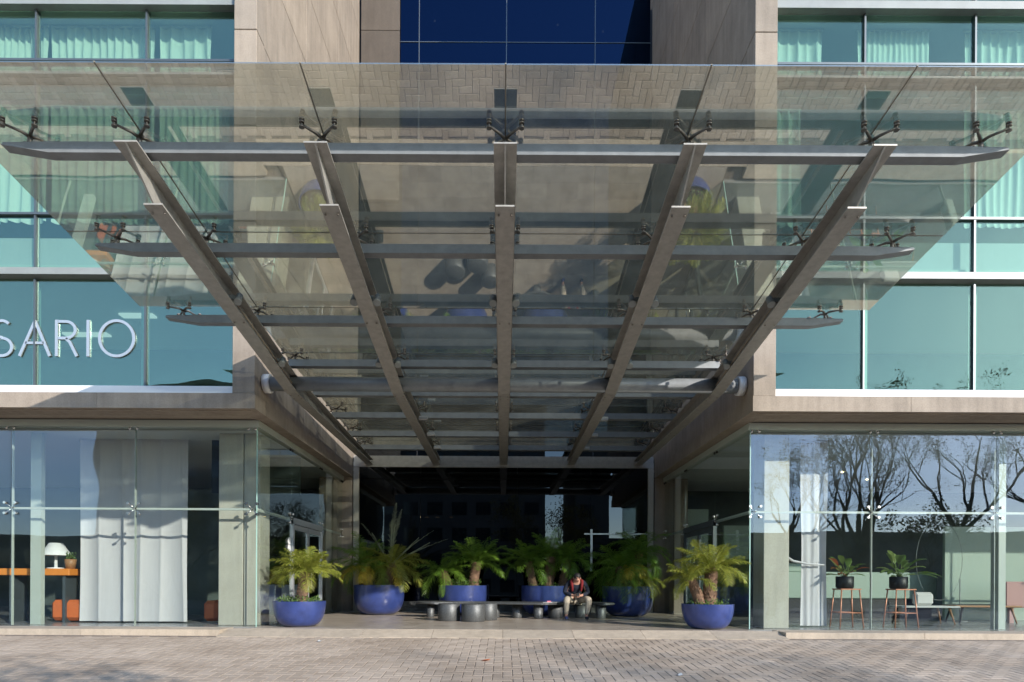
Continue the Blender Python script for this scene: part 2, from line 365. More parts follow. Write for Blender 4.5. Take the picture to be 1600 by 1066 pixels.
# ---------------------------------------------------------------- building
B = empty('office_building', (0, 12, 0), 'pale concrete and teal glass building with recessed entrance between two wings', 'building')
def bpart(m, name, mat, label=None, parent=None):
    o = m.build(name, mat); p = parent or B
    o.parent = p
    if p is B: o.matrix_parent_inverse = Matrix.Translation((0, -12, 0))
    if label: o['label'] = label
    return o
XI = 4.40       # inner side of the wings
XG = 4.70       # ground-floor side glass
YF, YC, YW = 10.75, 10.78, 11.02
YG, YB = 11.6, 17.72
ZS, ZF = 3.93, 4.20
TOP = 21
joints = [4.2, 5.56, 7.26, 8.96, 10.66, 12.36, 14.06, 15.76, 17.46, 19.16, TOP]
for s in (-1, 1):
    # fascia slab with overhang, front and side edges
    m = MB()
    xs = [XI, 7.2, 10.0, 12.8, 20]
    for a, b in zip(xs[:-1], xs[1:]): m.box(s*(a+.003), s*(b-.003), YF, YF+.5, ZS, ZF)
    m.box(s*XI, s*(XI+.3), YF+.503, YB+.02, ZS, ZF)
    bpart(m, 'fascia', M['conc'])
    m = MB(); m.box(s*(XI+.303), s*20, YF+.503, 19.5, ZS+.02, ZF-.01)
    m.box(s*(XI+.12), s*20, YF+.12, YF+.16, ZS-.012, ZS)   # drip strip
    bpart(m, 'soffit', M['soffit'])
    # ledge beam above the glass heads
    m = MB(); m.box(s*(XG-.05), s*20, YG-.06, YG+.10, ZS-.13, ZS-.001); m.box(s*(XG-.05), s*(XG+.1), YG+.103, YB, ZS-.13, ZS-.001)
    bpart(m, 'glazing_head', M['palegreen'])
    # pier at the corner, stacked panels
    m = MB()
    for a, b in zip(joints[:-1], joints[1:]):
        m.box(s*(XI+.02), s*(XI+.42), YC, YC+.36, a+.006, b-.006, .008)
    bpart(m, 'facade_pier', M['conc'])
    m = MB()
    for a, b in zip(joints[:-1], joints[1:]):
        for y0, y1 in ((YC+.365, 13.5), (13.51, 16.1), (16.11, 18.4)):
            m.box(s*(XI+.03), s*(XI+.38), y0, y1, a+.006, b-.006, .006)
    bpart(m, 'recess_side_wall', M['conc'])
    m = MB(); m.box(s*(XI+.05), s*(XI+.36), YC+.02, 18.4, 4.21, TOP-.02); bpart(m, 'wall_core', M['grout'])
    # white sill under first-floor windows
    m = MB(); m.box(s*(XI+.425), s*20, YW-.16, YW+.1, 4.205, 4.36, .01); bpart(m, 'window_sill', M['white'])
    # curtain wall
    x_in, x_out = XI+.43, 20
    zr = [4.36, 6.33, 7.5, 9.98, 10.3, 11.2, 12.4, 14.8, 16.2, 18.6, 20.6]
    mull = [x_in, 6.5, 8.5, 10.5, 12.5, 14.5, 16.5, 18.5, x_out]
    m = MB()
    for x in mull[1:-1]:
        m.box(s*(x-.016), s*(x+.016), YW-.03, YW+.08, 4.36, 6.32); m.box(s*(x-.016), s*(x+.016), YW-.03, YW+.08, 6.51, TOP)
    bpart(m, 'mullion', M['alu_dark'])
    m = MB()
    for z in (7.5, 10.28, 12.4, 14.8, 18.6): m.box(s*x_in, s*x_out, YW-.045, YW+.095, z-.02, z+.02)
    bpart(m, 'transom', M['alu_dark'])
    m = MB()
    for z0, z1 in ((6.36, 6.48), (9.95, 9.99), (11.2, 11.34), (16.1, 16.3)): m.box(s*x_in, s*x_out, YW-.13, YW+.12, z0, z1)
    bpart(m, 'slab_edge_band', M['band'])
    # panes, each window a part of its own
    rows = [(4.365, 6.325), (6.505, 7.48), (7.52, 9.915), (10.025, 10.26), (10.30, 11.195), (11.365, 12.38), (12.42, 14.78), (14.82, 16.09)]
    for xa, xb in zip(mull[:-1], mull[1:]):
        if xa > 14: continue
        for z0, z1 in rows:
            m = MB(); m.box(s*(xa+.024), s*(xb-.024), YW+.01, YW+.02, z0, z1)
            o = bpart(m, 'window_pane', M['teal_glass'] if s < 0 else M['teal_glass_r'])
    # rooms behind the windows
    m = MB()
    m.box(s*(XI+.4), s*20, YW+3.6, YW+3.7, 4.3, TOP)
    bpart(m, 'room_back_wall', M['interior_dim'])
    m = MB()
    for z0, z1 in ((6.42, 6.66), (9.8, 10.2), (11.22, 11.34), (16.1, 16.3)): m.box(s*(XI+.42), s*20, YW+.14, YW+3.6, z0, z1)
    bpart(m, 'floor_slab', M['ceil'])
    m = MB(); m.box(s*(XI+.42), s*20, YW+.2, YW+.24, 6.68, 7.18); bpart(m, 'spandrel_panel', M['curtain'])
    m = MB()
    for x in mull[1:-1]: m.box(s*(x+.03), s*(x+.17), YW+.15, YW+.17, 4.38, 6.3)
    bpart(m, 'inner_glass_fin', M['mint'])
    m = MB()
    for (a, b, y0) in ((7.3, 8.0, 12.6), (8.9, 9.9, 13.6)): m.box(s*a, s*b, y0, y0+.18, 6.38, 6.415)
    if s < 0: bpart(m, 'ceiling_light', M['light'])
# roof closing the recess wall and back glazing
m = MB(); m.box(-4.75, 4.75, 18.95, 19.1, 4, TOP); bpart(m, 'recess_back_wall', M['black'])
m = MB()
vx = [-4.38, -2.62, 0.02, 2.70, 4.38]; hz = [4.6, 7.7, 10.8, 13.95, 17.2, TOP]
for a, b in zip(vx[:-1], vx[1:]):
    for c, d in zip(hz[:-1], hz[1:]):
        m = MB(); m.box(a+.012, b-.012, 18.4, 18.41, c+.012, d-.012); bpart(m, 'recess_window_pane', M['blue_glass'] if c > 13 else M['black_glass'])
m = MB()
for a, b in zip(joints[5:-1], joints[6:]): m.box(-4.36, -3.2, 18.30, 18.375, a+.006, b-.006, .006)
bpart(m, 'recess_wall_reflection', concrete('shaded_concrete', (.125,.105,.088), .15))  # panel in place of the side wall's mirror image, shade in its colour
m = MB()
for x in vx[1:-1]: m.box(x-.012, x+.012, 18.38, 18.43, 13.98, TOP)
m.box(-4.38, 4.38, 18.385, 18.425, 17.19, 17.21)
bpart(m, 'recess_window_frame', M['alu_dark'])
m = MB()
for x in vx[1:-1]: m.box(x-.012, x+.012, 18.38, 18.43, 4.6, 13.9)
for z in hz[1:-2]: m.box(-4.38, 4.38, 18.385, 18.425, z-.012, z+.012)
bpart(m, 'recess_window_frame', M['black'])
m = MB()
for x, z in ((-3.9,17.9),(-3.3,16.2),(-1.2,16.3),(1.0,16.3),(2.9,16.2),(-2.2,18.2),(1.6,18.1),(3.0,17.9)): m.lathe((x, 18.8, z), [(.03,0),(.03,.02)], 10)
bpart(m, 'recess_ceiling_spot', M['lamp'])
# lintel above the black glass, jambs
m = MB(); m.box(-4.38, 4.38, YB+.01, YB+.2, 4.215, 4.36); m.box(-4.38, 4.38, YB+.05, YB+.2, 4.365, 4.55)
bpart(m, 'entrance_lintel', M['steel'])
for s in (-1, 1):
    m = MB(); m.box(s*4.22, s*4.38, YB+.02, YB+.12, 0, 4.21); bpart(m, 'door_jamb', M['conc_pale'])
    m = MB(); m.box(s*4.42, s*4.9, YB+.04, YB+.3, 0, 3.93); bpart(m, 'back_pier', M['conc'])
gx = [-4.21, -2.42, .4, 2.55, 4.21]
for a, b in zip(gx[:-1], gx[1:]):
    for c, d in ((.30, 3.86), (3.88, 4.21)):
        m = MB(); m.box(a+.004, b-.004, YB+.05, YB+.06, c, d); bpart(m, 'black_glass_pane', M['black_glass'])
m = MB(); m.box(-4.21, 4.21, YB+.03, YB+.3, 0, .15); m.box(-4.21, 4.21, YB+.045, YB+.3, .155, .295); bpart(m, 'entrance_plinth', M['bench'])
m = MB(); m.box(-4.5, 4.5, YB+1.15, YB+1.2, 0, 4.5); m.box(-4.5, 4.5, YB+.21, YB+1.2, 4.22, 4.5); bpart(m, 'lobby_back_wall', M['black'])
m = MB()
for x, z in ((-2.35,2.84),(-2.02,2.84),(-1.6,2.84)): m.box(x-.05, x+.05, YB+.9, YB+1.0, z, z+.02)
bpart(m, 'lobby_ceiling_spot', M['lamp'])
m = MB(); m.box(2.36, 4.2, YB+.0, YB+.03, 2.27, 2.31); m.box(2.54, 2.60, YB-.02, YB+.04, 1.2, 2.42); bpart(m, 'glass_door_rail', M['alu'])

# ---- ground-floor shopfronts
spider_m = MB()
def spider4(m, c, axis='x', r=.10, depth=.09):
    cx, cy_, cz = c
    for a in (-1, 1):
        for b in (-1, 1):
            if axis == 'x': e = (cx+a*r, cy_, cz+b*r)
            else: e = (cx, cy_+a*r, cz+b*r)
            m.tube([(cx, cy_+ (depth*.6 if axis == 'x' else 0), cz), e], [.014, .009], 6)
            n = (0, -1, 0) if axis == 'x' else (1, 0, 0)
            p = Vector(e); d = Vector(n)*.028
            m.tube([p-d, p+d], .026, 10)
    return m
def clamp(m, c, axis='x'):
    for a in (-1, 1):
        e = (c[0]+a*.07, c[1], c[2]) if axis == 'x' else (c[0], c[1]+a*.07, c[2])
        m.tube([(c[0], c[1], c[2]+.09), e], .012, 6); m.ball(e, .028, 8, 5)
    return m
ZR = 2.25
for s in (-1, 1):
    fx = [XG, 7.05, 9.4, 11.75, 14.1, 16.5]
    for a, b in zip(fx[:-1], fx[1:]):
        for z0, z1 in ((.015, ZR-.006), (ZR+.006, ZS-.13)):
            m = MB(); m.box(s*(a+.006), s*(b-.006), YG, YG+.012, z0, z1); bpart(m, 'shopfront_pane', M['shop_glass'])
    ysd = [YG+.02, 13.5, 15.7, YB-.02]
    for a, b in zip(ysd[:-1], ysd[1:]):
        lo = .015 if a != 13.5 else 2.29
        for z0, z1 in ((lo, ZR-.006), (max(ZR+.006, lo), ZS-.13)):
            if z1 <= z0: continue
            m = MB(); m.box(s*(XG-.006), s*(XG+.006), a+.006, b-.006, z0, z1); bpart(m, 'side_glass_pane', M['side_glass'])
    # glass fins and edges
    for i, x in enumerate(fx):
        m = MB(); m.box(s*(x-.008), s*(x+.008), YG-.02, YG-.002, .01, ZS-.13) if i == 0 else m.box(s*(x-.006), s*(x+.006), YG+.03, YG+.08, .01, ZS-.14)
        bpart(m, 'glass_fin', M['edge_glass'] if i == 0 else M['palegreen'])
    m = MB(); m.box(s*XG, s*fx[-1], YG+.05, YG+.08, ZR-.02, ZR+.02); m.box(s*(XG+.03), s*(XG+.06), YG+.05, YB, ZR-.03, ZR+.03)
    bpart(m, 'glazing_rail', M['palegreen'])
    for i, x in enumerate(fx[:5]):
        bpart(spider4(MB(), (s*(x + (.10 if i == 0 else 0)), YG-.01, ZR)), 'spider_fitting', M['chrome'])
        bpart(clamp(MB(), (s*(x+(.09 if i == 0 else 0)), YG-.02, ZS-.16)), 'glass_clamp', M['chrome'])
    for y in ysd[1:]:
        bpart(spider4(MB(), (s*XG, y-.02, ZR+.02), 'y'), 'spider_fitting', M['chrome'])
        bpart(clamp(MB(), (s*(XG), y-.02, ZS-.16), 'y'), 'glass_clamp', M['darkmetal'])
    # double door in the side glass
    fm = M['alu'] if s < 0 else M['alu_dark']
    m = MB()
    for y in (13.5, 15.64): m.box(s*(XG-.04), s*(XG+.04), y, y+.06, 0, 2.28)
    m.box(s*(XG-.05), s*(XG+.05), 13.5, 15.7, 2.15, 2.284)
    d = bpart(m, 'side_door', fm)
    for y0, y1 in ((13.565, 14.59), (14.61, 15.635)):
        m = MB()
        for a, b in ((y0, y0+.07), (y1-.07, y1)): m.box(s*(XG-.02), s*(XG+.02), a, b, .02, 2.14)
        m.box(s*(XG-.019), s*(XG+.019), y0+.07, y1-.07, .02, .13); m.box(s*(XG-.019), s*(XG+.019), y0+.07, y1-.07, 2.03, 2.14)
        o = bpart(m, 'door_leaf', fm, parent=d)
        m = MB(); m.box(s*(XG-.005), s*(XG+.005), y0+.07, y1-.07, .13, 2.03); bpart(m, 'door_glass', M['side_glass'], parent=d)
    m = MB()
    for y in (14.5, 14.7): m.tube([(s*(XG-.07), y, .75), (s*(XG-.07), y, 1.55)], .015, 8)
    bpart(m, 'door_handle', M['chrome'], parent=d)
    # rooms
    m = MB(); m.box(s*4.72, s*20, YG+.03, 19.5, -.1, -.002); bpart(m, 'room_floor', M['floor_in'])
    m = MB(); m.box(s*(XG+.1), s*20, YG+.2, 19.45, ZS-.14, ZS-.1); bpart(m, 'room_ceiling', M['ceil'])
    m = MB(); m.box(s*4.95, s*20, 19.3, 19.4, 0, ZS-.14); m.box(s*19.9, s*20, YG, 19.3, 0, ZS-.14)
    m.box(s*4.92, s*4.98, YB+.3, 19.3, 0, ZS-.14)
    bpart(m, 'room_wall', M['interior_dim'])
# interior columns
m = MB(); m.box(-5.62, -5.14, 12.0, 12.5, 0, ZS-.14, .01); m.box(-5.12, -4.80, 12.0, 12.5, 0, ZS-.14, .01); bpart(m, 'interior_column', M['conc_pale'])
m = MB(); m.box(5.12, 5.62, 11.95, 12.45, 0, ZS-.14, .01); bpart(m, 'interior_column', M['conc_pale'])
m = MB(); m.box(-9.33, -9.12, 12.0, 12.1, 0, ZS-.14); bpart(m, 'interior_column', M['palegreen'])
m = MB(); m.box(9.78, 9.92, 12.0, 12.2, 0, ZS-.14); bpart(m, 'interior_column', M['palegreen'])
for s in (-1, 1):
    m = MB(); m.box(s*4.78, s*5.15, 17.0, 17.5, 0, ZS-.14); bpart(m, 'interior_column', M['conc'])
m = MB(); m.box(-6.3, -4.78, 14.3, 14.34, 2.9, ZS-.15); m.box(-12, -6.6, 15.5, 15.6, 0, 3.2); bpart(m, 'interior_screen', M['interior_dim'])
m = MB(); m.box(-6.05, -5.65, 12.6, 12.7, 2.7, 3.8); m.box(-7.9, -6.3, 17.5, 17.6, 2.5, 3.5); bpart(m, 'interior_window', M['far_glass'])
m = MB()
for i in range(4): m.lathe((6.2+i*1.3, 13.6+i*1.1, ZS-.16), [(.025, 0), (.025, .012)], 10)
bpart(m, 'room_ceiling_spot', M['lamp'])
m = MB(); m.box(5.3, 5.9, 17.5, 17.6, .0, 3.0); m.box(6.6, 7.4, 18.2, 18.3, 1.6, 2.6); bpart(m, 'interior_partition', M['mint'])
m = MB(); m.box(10.9, 13.4, 15.0, 15.08, 0, 2.3); bpart(m, 'interior_partition', M['mint'])

# wall sign letters
SG = empty('wall_sign', (-9, YW-.015, 5.0), 'thin silver letters reading ROSARIO mounted on first-floor teal glazing', 'sign')
def stroke(m, pts, wd, dep=.02):
    pts = [Vector((p[0], 0, p[1])) for p in pts]; L_, R_ = [], []
    closed = (pts[0]-pts[-1]).length < 1e-4
    n = len(pts)
    for i, p in enumerate(pts):
        if closed: a, b = pts[(i-1) % (n-1)], pts[(i+1) % (n-1)]
        else: a, b = pts[max(i-1, 0)], pts[min(i+1, n-1)]
        t = (b-a).normalized(); q = Vector((-t.z, 0, t.x))*wd/2
        L_.append(p+q); R_.append(p-q)
    dv = Vector((0, dep, 0))
    vs = []
    for l, r in zip(L_, R_): vs += [l, r, r+dv, l+dv]
    fs = []
    for i in range(n-1):
        for k in range(4): fs.append((i*4+k, i*4+(k+1) % 4, (i+1)*4+(k+1) % 4, (i+1)*4+k))
    if not closed: fs += [(0,1,2,3), ((n-1)*4+3, (n-1)*4+2, (n-1)*4+1, (n-1)*4)]
    m.add(vs, fs)
def arc(cx, cz, rx, rz, a0, a1, n=20): return [(cx+rx*math.cos(R(a0+(a1-a0)*i/n)), cz+rz*math.sin(R(a0+(a1-a0)*i/n))) for i in range(n+1)]
H = .66; SW = .05
def letter(ch, x):
    m = MB()
    if ch == 'O': stroke(m, arc(x+.33, H/2, .31, H/2-.01, 0, 360, 40), SW); 
    if ch == 'I': stroke(m, [(x+.03, 0), (x+.03, H)], SW)
    if ch == 'R':
        stroke(m, [(x+.03, 0), (x+.03, H)], SW)
        stroke(m, [(x+.06, H-.03), (x+.2, H-.03)] + arc(x+.2, H-.18, .17, .15, 90, -90, 14)[1:] + [(x+.06, H-.33)], SW)
        stroke(m, [(x+.2, H-.34), (x+.27, H-.40), (x+.40, 0)], SW)
    if ch == 'A':
        stroke(m, [(x+.02, 0), (x+.30, H-.02)], SW); stroke(m, [(x+.30, H-.02), (x+.57, 0)], SW); stroke(m, [(x+.13, .24), (x+.46, .24)], SW*.9)
    if ch == 'S':
        stroke(m, arc(x+.2, H-.17, .16, .15, 40, 270, 16) + arc(x+.2, .165, .18, .16, 90, -140, 16), SW)
    o = m.build('letter', M['alu']); o.parent = SG
    return o
X0 = -9
for ch, x in (('R',-10.52),('O',-10.02),('S',-9.3),('A',-8.80),('R',-8.14),('I',-7.57),('O',-7.35)):
    letter(ch, x-X0)
SG.location.z = 4.93
m = MB()
for x in (-10.48, -9.98, -9.15, -8.6, -8.1, -7.54, -7.32): m.tube([(x-X0, .018, .3), (x-X0, .03, .3)], .01, 6)
m.build('mount', M['alu']).parent = SG

# ---------------------------------------------------------------- canopy
M['top_shade'] = pmat('steel_top_shade', (.035,.045,.04), .8, vary=.4, scale=6)  # shade put into the colour of the steel's upper faces
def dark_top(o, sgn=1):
    """upward faces painted dark so the steel mirrors as unlit in the glass"""
    o.data.materials.append(M['top_shade'])
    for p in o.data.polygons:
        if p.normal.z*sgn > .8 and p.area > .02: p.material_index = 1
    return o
CN = empty('glass_canopy', (0, 12, 4), 'wide glass canopy on steel beams projecting over the entrance', 'canopy')
def cpart(o, label=None):
    o.parent = CN; o.matrix_parent_inverse = Matrix.Translation((0, -12, -4))
    if label: o['label'] = label
    return o
def hg(y): return EYE + (5.82 - .158*y if y < 9.6 else (4.303 - .12*(y-9.6) if y < 11.05 else 4.129 - .052*(y-11.05)))
def hbot(y): return EYE + (4.165 - (y-6.75)*(4.165-3.455)/(11.18-6.75) if y < 11.18 else 3.455-(y-11.18)*.009)
def htop(y): return EYE + (4.51 - .16*(y-6.25) if y < 11.05 else 3.742 - .034*(y-11.05))
BX = [0, -1.955, 1.955, -3.91, 3.91]
FW = .105
for x in BX:
    m = MB()
    ysb = [6.75, 8, 9.5, 11.05, 11.18, 12.5, 14.5, 16, 17.72]
    # web
    poly = [(x-.009, 6.25, htop(6.25)-.012)] + [(x-.009, yy, hbot(yy)+.012) for yy in ysb] + [(x-.009, yy, htop(yy)-.012) for yy in reversed(ysb)]
    m.prism(poly, (.018, 0, 0))
    def strip(m, ys_, fn, d, wd):
        for a, b in zip(ys_[:-1], ys_[1:]):
            za, zb = fn(a), fn(b)
            m.add([(x-wd,a,za),(x+wd,a,za),(x+wd,b,zb),(x-wd,b,zb),(x-wd,a,za+d),(x+wd,a,za+d),(x+wd,b,zb+d),(x-wd,b,zb+d)],
                  [(3,2,1,0),(4,5,6,7),(0,1,5,4),(2,3,7,6),(0,4,7,3),(1,2,6,5)])
    strip(m, ysb, lambda q: hbot(q)-.006, .018, FW)
    strip(m, [6.25]+ysb, lambda q: htop(q)-.012, .016, FW*1.15)
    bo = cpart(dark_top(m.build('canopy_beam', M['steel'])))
    mb = MB()
    for yy in (6.95, 9.05, 11.45, 14.1, 16.9):
        z_ = hbot(yy)
        for a in (-1, 1):
            for q in (-.09, .09): mb.tube([(x+a*.07, yy+q, z_-.014), (x+a*.07, yy+q, z_-.004)], .014, 6)
    cpart(mb.build('flange_bolts', M['fitting']))
PY = [6.50, 7.98, 9.64, 11.05, 12.42, 13.8, 15.3, 16.62]
PZ = [4.505, 4.255, 4.04, 3.86, 3.75, 3.67, 3.615, 3.565]
for i, (y, z) in enumerate(zip(PY, PZ)):
    m = MB(); z += EYE; hw = 5.34 if i < 3 else 3.9
    def prof(x, k=1): return [(x, y-.065, z+.01), (x, y+.05, z), (x, y+.065, z+.13*k), (x, y-.045, z+.14*k)]
    pts = [(-hw, .35), (-hw+.5, 1), (hw-.5, 1), (hw, .35)] if i < 3 else [(-hw, 1), (hw, 1)]
    vs = []
    for x, k in pts: vs += [(px_, py_, pz_ + (0 if k == 1 else .08)) for px_, py_, pz_ in prof(x, k)]
    n = len(pts); fs = [(0,1,2,3), (4*n-1, 4*n-2, 4*n-3, 4*n-4)]
    for j in range(n-1):
        for k in range(4): fs.append((j*4+k, (j+1)*4+k, (j+1)*4+(k+1) % 4, j*4+(k+1) % 4))
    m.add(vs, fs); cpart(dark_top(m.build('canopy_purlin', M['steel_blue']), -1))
m = MB(); m.tube([(-4.28, 11.16, EYE+3.60), (4.28, 11.16, EYE+3.60)], .13, 24); t = cpart(m.build('canopy_tube', M['steel_blue']))
for s in (-1, 1):
    m = MB(); m.tube([(s*4.27, 11.16, EYE+3.60), (s*4.395, 11.16, EYE+3.60)], .17, 24); cpart(m.build('tube_end_plate', M['white']))
# glass panels
cols1 = [-5.76, -3.91, -1.955, 0, 1.955, 3.91, 5.76]; cols2 = [-4.02, -1.955, 0, 1.955, 4.02]
rowsY = [5.77, 7.98, 9.6, 11.05, 12.42, 13.8, 15.3, 17.62]
for r, (a, b) in enumerate(zip(rowsY[:-1], rowsY[1:])):
    cs = cols1 if r < 2 else cols2
    for c, d in zip(cs[:-1], cs[1:]):
        m = MB(); x0, x1, y0, y1 = c+.007, d-.007, a+.007, b-.007; za, zb = hg(y0), hg(y1); th = .012
        m.add([(x0,y0,za),(x1,y0,za),(x1,y1,zb),(x0,y1,zb),(x0,y0,za+th),(x1,y0,za+th),(x1,y1,zb+th),(x0,y1,zb+th)],
              [(3,2,1,0),(4,5,6,7),(0,1,5,4),(1,2,6,5),(2,3,7,6),(3,0,4,7)])
        cpart(m.build('glass_panel', M['canopy_glass']))
m = MB()
for r, (a, b) in enumerate(zip(rowsY[:-1], rowsY[1:])):
    cs = (cols1 if r < 2 else cols2)[1:-1]
    for x in cs: m.add([(x-.007,a,hg(a)+.002),(x+.007,a,hg(a)+.002),(x+.007,b,hg(b)+.002),(x-.007,b,hg(b)+.002),(x-.007,a,hg(a)+.01),(x+.007,a,hg(a)+.01),(x+.007,b,hg(b)+.01),(x-.007,b,hg(b)+.01)], [(3,2,1,0),(4,5,6,7),(0,1,5,4),(1,2,6,5),(2,3,7,6),(3,0,4,7)])
    if r: hw = 5.75 if r < 2 else 4; m.box(-hw, hw, a-.007, a+.007, hg(a)+.002, hg(a)+.011)
cpart(m.build('glazing_seal', pmat('seal', (.30,.27,.22), .6)))
# spider fittings
def canopy_spider(dz):
    m = MB()
    m.tube([(0,0,-dz), (0,0,-dz+.10)], .022, 8)
    for a in (-1, 1):
        for b in (-1, 1):
            e = Vector((a*.17, b*.16, -.06 - b*.16*.12))
            m.tube([(0,0,-dz+.09), (a*.05, b*.05, -dz+.11), e], [.02, .017, .012], 6)
            m.tube([e+Vector((0,0,-.035)), e+Vector((0,0,.055))], .012, 6)
            for q in (-.03, .02, .048): m.tube([e+Vector((0,0,q)), e+Vector((0,0,q+.016))], .028, 10)
    return m
for i, (y, z) in enumerate(zip(PY, PZ)):
    dz = hg(y)-(EYE+z+.13)
    base = canopy_spider(dz).build('spider_fitting', M['fitting']); cpart(base)
    xs = [-5.08, -3.91, -1.955, 0, 1.955, 3.91, 5.08] if i < 3 else [-3.80, -1.955, 0, 1.955, 3.80]
    for k, x in enumerate(xs):
        o = base if k == 0 else base.copy()
        if k: C.objects.link(o); o.parent = CN; o.matrix_parent_inverse = Matrix.Translation((0, -12, -4))
        off = .13 if (i < 3 and abs(x) in (1.955, 3.91)) else 0
        o.location = (x, y, hg(y)-.004)
# cables, conduits, spotlights on the beams
for x in BX[1:]:
    m = MB(); q = .07 if x < 0 else -.07
    m.tube([(x+q, 8.7, hbot(8.7)+.10), (x+q, 10, hbot(10)+.10), (x+q, 11.0, hbot(11)+.08)], .014, 6)
    cpart(m.build('conduit', M['kerb']))
for x in BX:
    for y in (8.6, 10.3):
        for s in ((-1, 1) if x == 0 or abs(x) < 2 else ((1,) if x < 0 else (-1,))):
            m = MB(); z = hbot(y)+.12; xx = x+s*.16
            m.box(xx-s*.05, x+s*.01, y-.03, y+.03, z-.03, z+.03)
            m.tube([(xx, y-.06, z-.09), (xx, y+.02, z+.04)], [.055, .045], 12)
            cpart(m.build('spotlight', M['band']))
for x in (-1.955, 1.955):
    for y in (13.2, 14.6, 16.0):
        m = MB(); m.box(x+.11, x+.3, y-.06, y+.06, hbot(y)+.05, hbot(y)+.13, .01)
        cpart(m.build('junction_box', M['alu']))

# ---------------------------------------------------------------- plants
def frond(m, base, az, el, L, droop, wl=.30, n=26, wd=.0055, seedv=0, tipdroop=.5):
    rnd = random.Random(seedv)
    p = Vector(base); pts = [p.copy()]; e = el; ds = L/n; dirs = []
    twist = rnd.uniform(-.3, .3)
    for i in range(n):
        t = i/n; e = el - droop*(t**1.3)
        d = Vector((math.cos(az)*math.cos(e), math.sin(az)*math.cos(e), math.sin(e)))
        p = p + d*ds; pts.append(p.copy()); dirs.append(d)
    m.tube(pts[::3]+[pts[-1]], [.010*(1-.8*i/(len(pts[::3]))) for i in range(len(pts[::3])+1)], 4, caps=False)
    for i in range(3, n):
        t = i/n; d = dirs[i]; side = d.cross(Vector((0,0,1)))
        side = side.normalized() if side.length > .05 else Vector((math.sin(az), -math.cos(az), 0))
        up = side.cross(d).normalized()
        ll = 1.15*wl*(math.sin(math.pi*min(1, (t*.88+.12)))**.6)*rnd.uniform(.85, 1.1)
        for s in (-1, 1):
            for rr in range(2):
                lift = rnd.uniform(-.25, .5)
                dd = (d*rnd.uniform(.65, .95) + side*s*1.0 + up*lift).normalized()
                b0 = pts[i] + d*ds*.5*rr
                mid = b0 + dd*ll*.55; tip = b0 + dd*ll + Vector((0,0,-ll*tipdroop*rnd.uniform(.3, .8)))
                wv = d*wd + up*wd*.3*s
                m.add([b0-wv*.4, b0+wv*.4, mid+wv, mid-wv, tip], [(0,1,2,3), (3,2,4)])
def palm_trunk(pts, r0, r1, seedv=0):
    rnd = random.Random(seedv); m = MB()
    P = [Vector(p) for p in pts]; Q = []
    n = 14
    for i in range(n+1):
        t = i/n*(len(P)-1); k = min(int(t), len(P)-2); Q.append(P[k].lerp(P[k+1], t-k))
    m.tube(Q, [(r0+(r1-r0)*i/n)*rnd.uniform(.9, 1.08) for i in range(n+1)], 12)
    L = (P[-1]-P[0]).length
    for _ in range(int(L*260)):
        t = rnd.random(); q = Q[min(int(t*n), n-1)].lerp(Q[min(int(t*n), n-1)+1], t*n-int(t*n)); r = r0+(r1-r0)*t; a = rnd.uniform(0, 6.28)
        o = Vector((math.cos(a), math.sin(a), 0)); b = q+o*r*.95; s_ = Vector((-math.sin(a), math.cos(a), 0))*.014
        tip = b + o*.028*rnd.uniform(.6, 1.4) + Vector((0,0,.035*rnd.uniform(.3, 1.2)))
        m.add([b-s_, b+s_, tip, b-Vector((0,0,.03))], [(0,1,2), (0,3,1), (0,2,3), (1,3,2)])
    return m
def palm(loc, label, trunks, seedv, group=None):
    """trunks: list of (lean dx, dy, height, trunk r, nfronds, frond length, leaf width, material, spread)"""
    E = empty('palm_tree', loc, label, 'palm', group)
    rnd = random.Random(seedv)
    for (ox, oy, dx, dy, h, r, nf, L, wl, mat, elr, dr) in trunks:
        pts = [(ox, oy, 0), (ox+dx*.4, oy+dy*.4, h*.5), (ox+dx, oy+dy, h)]
        tr = palm_trunk(pts, r*1.05, r*.9, rnd.randint(0, 999)).build('trunk', M['trunk'], E)
        m = MB(); g_ = 2.39996; a = rnd.uniform(0, 6)
        top = Vector(pts[-1])
        for i in range(nf):
            a += g_; t = i/max(1, nf-1)
            el = elr[1] + (elr[0]-elr[1])*(t**.8) + rnd.uniform(-.12, .12)
            frond(m, top+Vector((math.cos(a)*r*.5, math.sin(a)*r*.5, rnd.uniform(-.05, .05))), a, el, L*rnd.uniform(.8, 1.1)*(1-.25*(1-t)), dr*rnd.uniform(.8, 1.2)*(0.5+.6*t), wl, seedv=rnd.randint(0, 9999))
        m.build('crown', mat, E)
    return E
def pot(loc, label, rad, hgt, group, cyl=0):
    E = empty('plant_pot', loc, label, 'plant pot', group)
    prof = []
    n = 16; fr = .42*rad
    for i in range(n+1):
        a = math.pi/2*i/n
        z = hgt*(1-cyl)*(1-math.cos(a)) ; r = fr + (rad-fr)*math.sin(a)**.8 if i else fr
        prof.append((r, z))
    if cyl: prof.append((rad, hgt))
    outer = prof + [(rad, hgt+.002)]
    inner = [(rad-.03, hgt+.002), (rad-.035, hgt-.05)]
    m = MB(); m.lathe((0,0,0), outer+inner, 56, cap0=True, cap1=False); m.build('bowl', M['pot'], E)
    m = MB(); m.lathe((0,0,hgt-.045), [(rad-.034, 0), (rad*.5, .015), (.02, .02)], 32, cap1=True); m.build('soil', M['soil'], E)
    return E
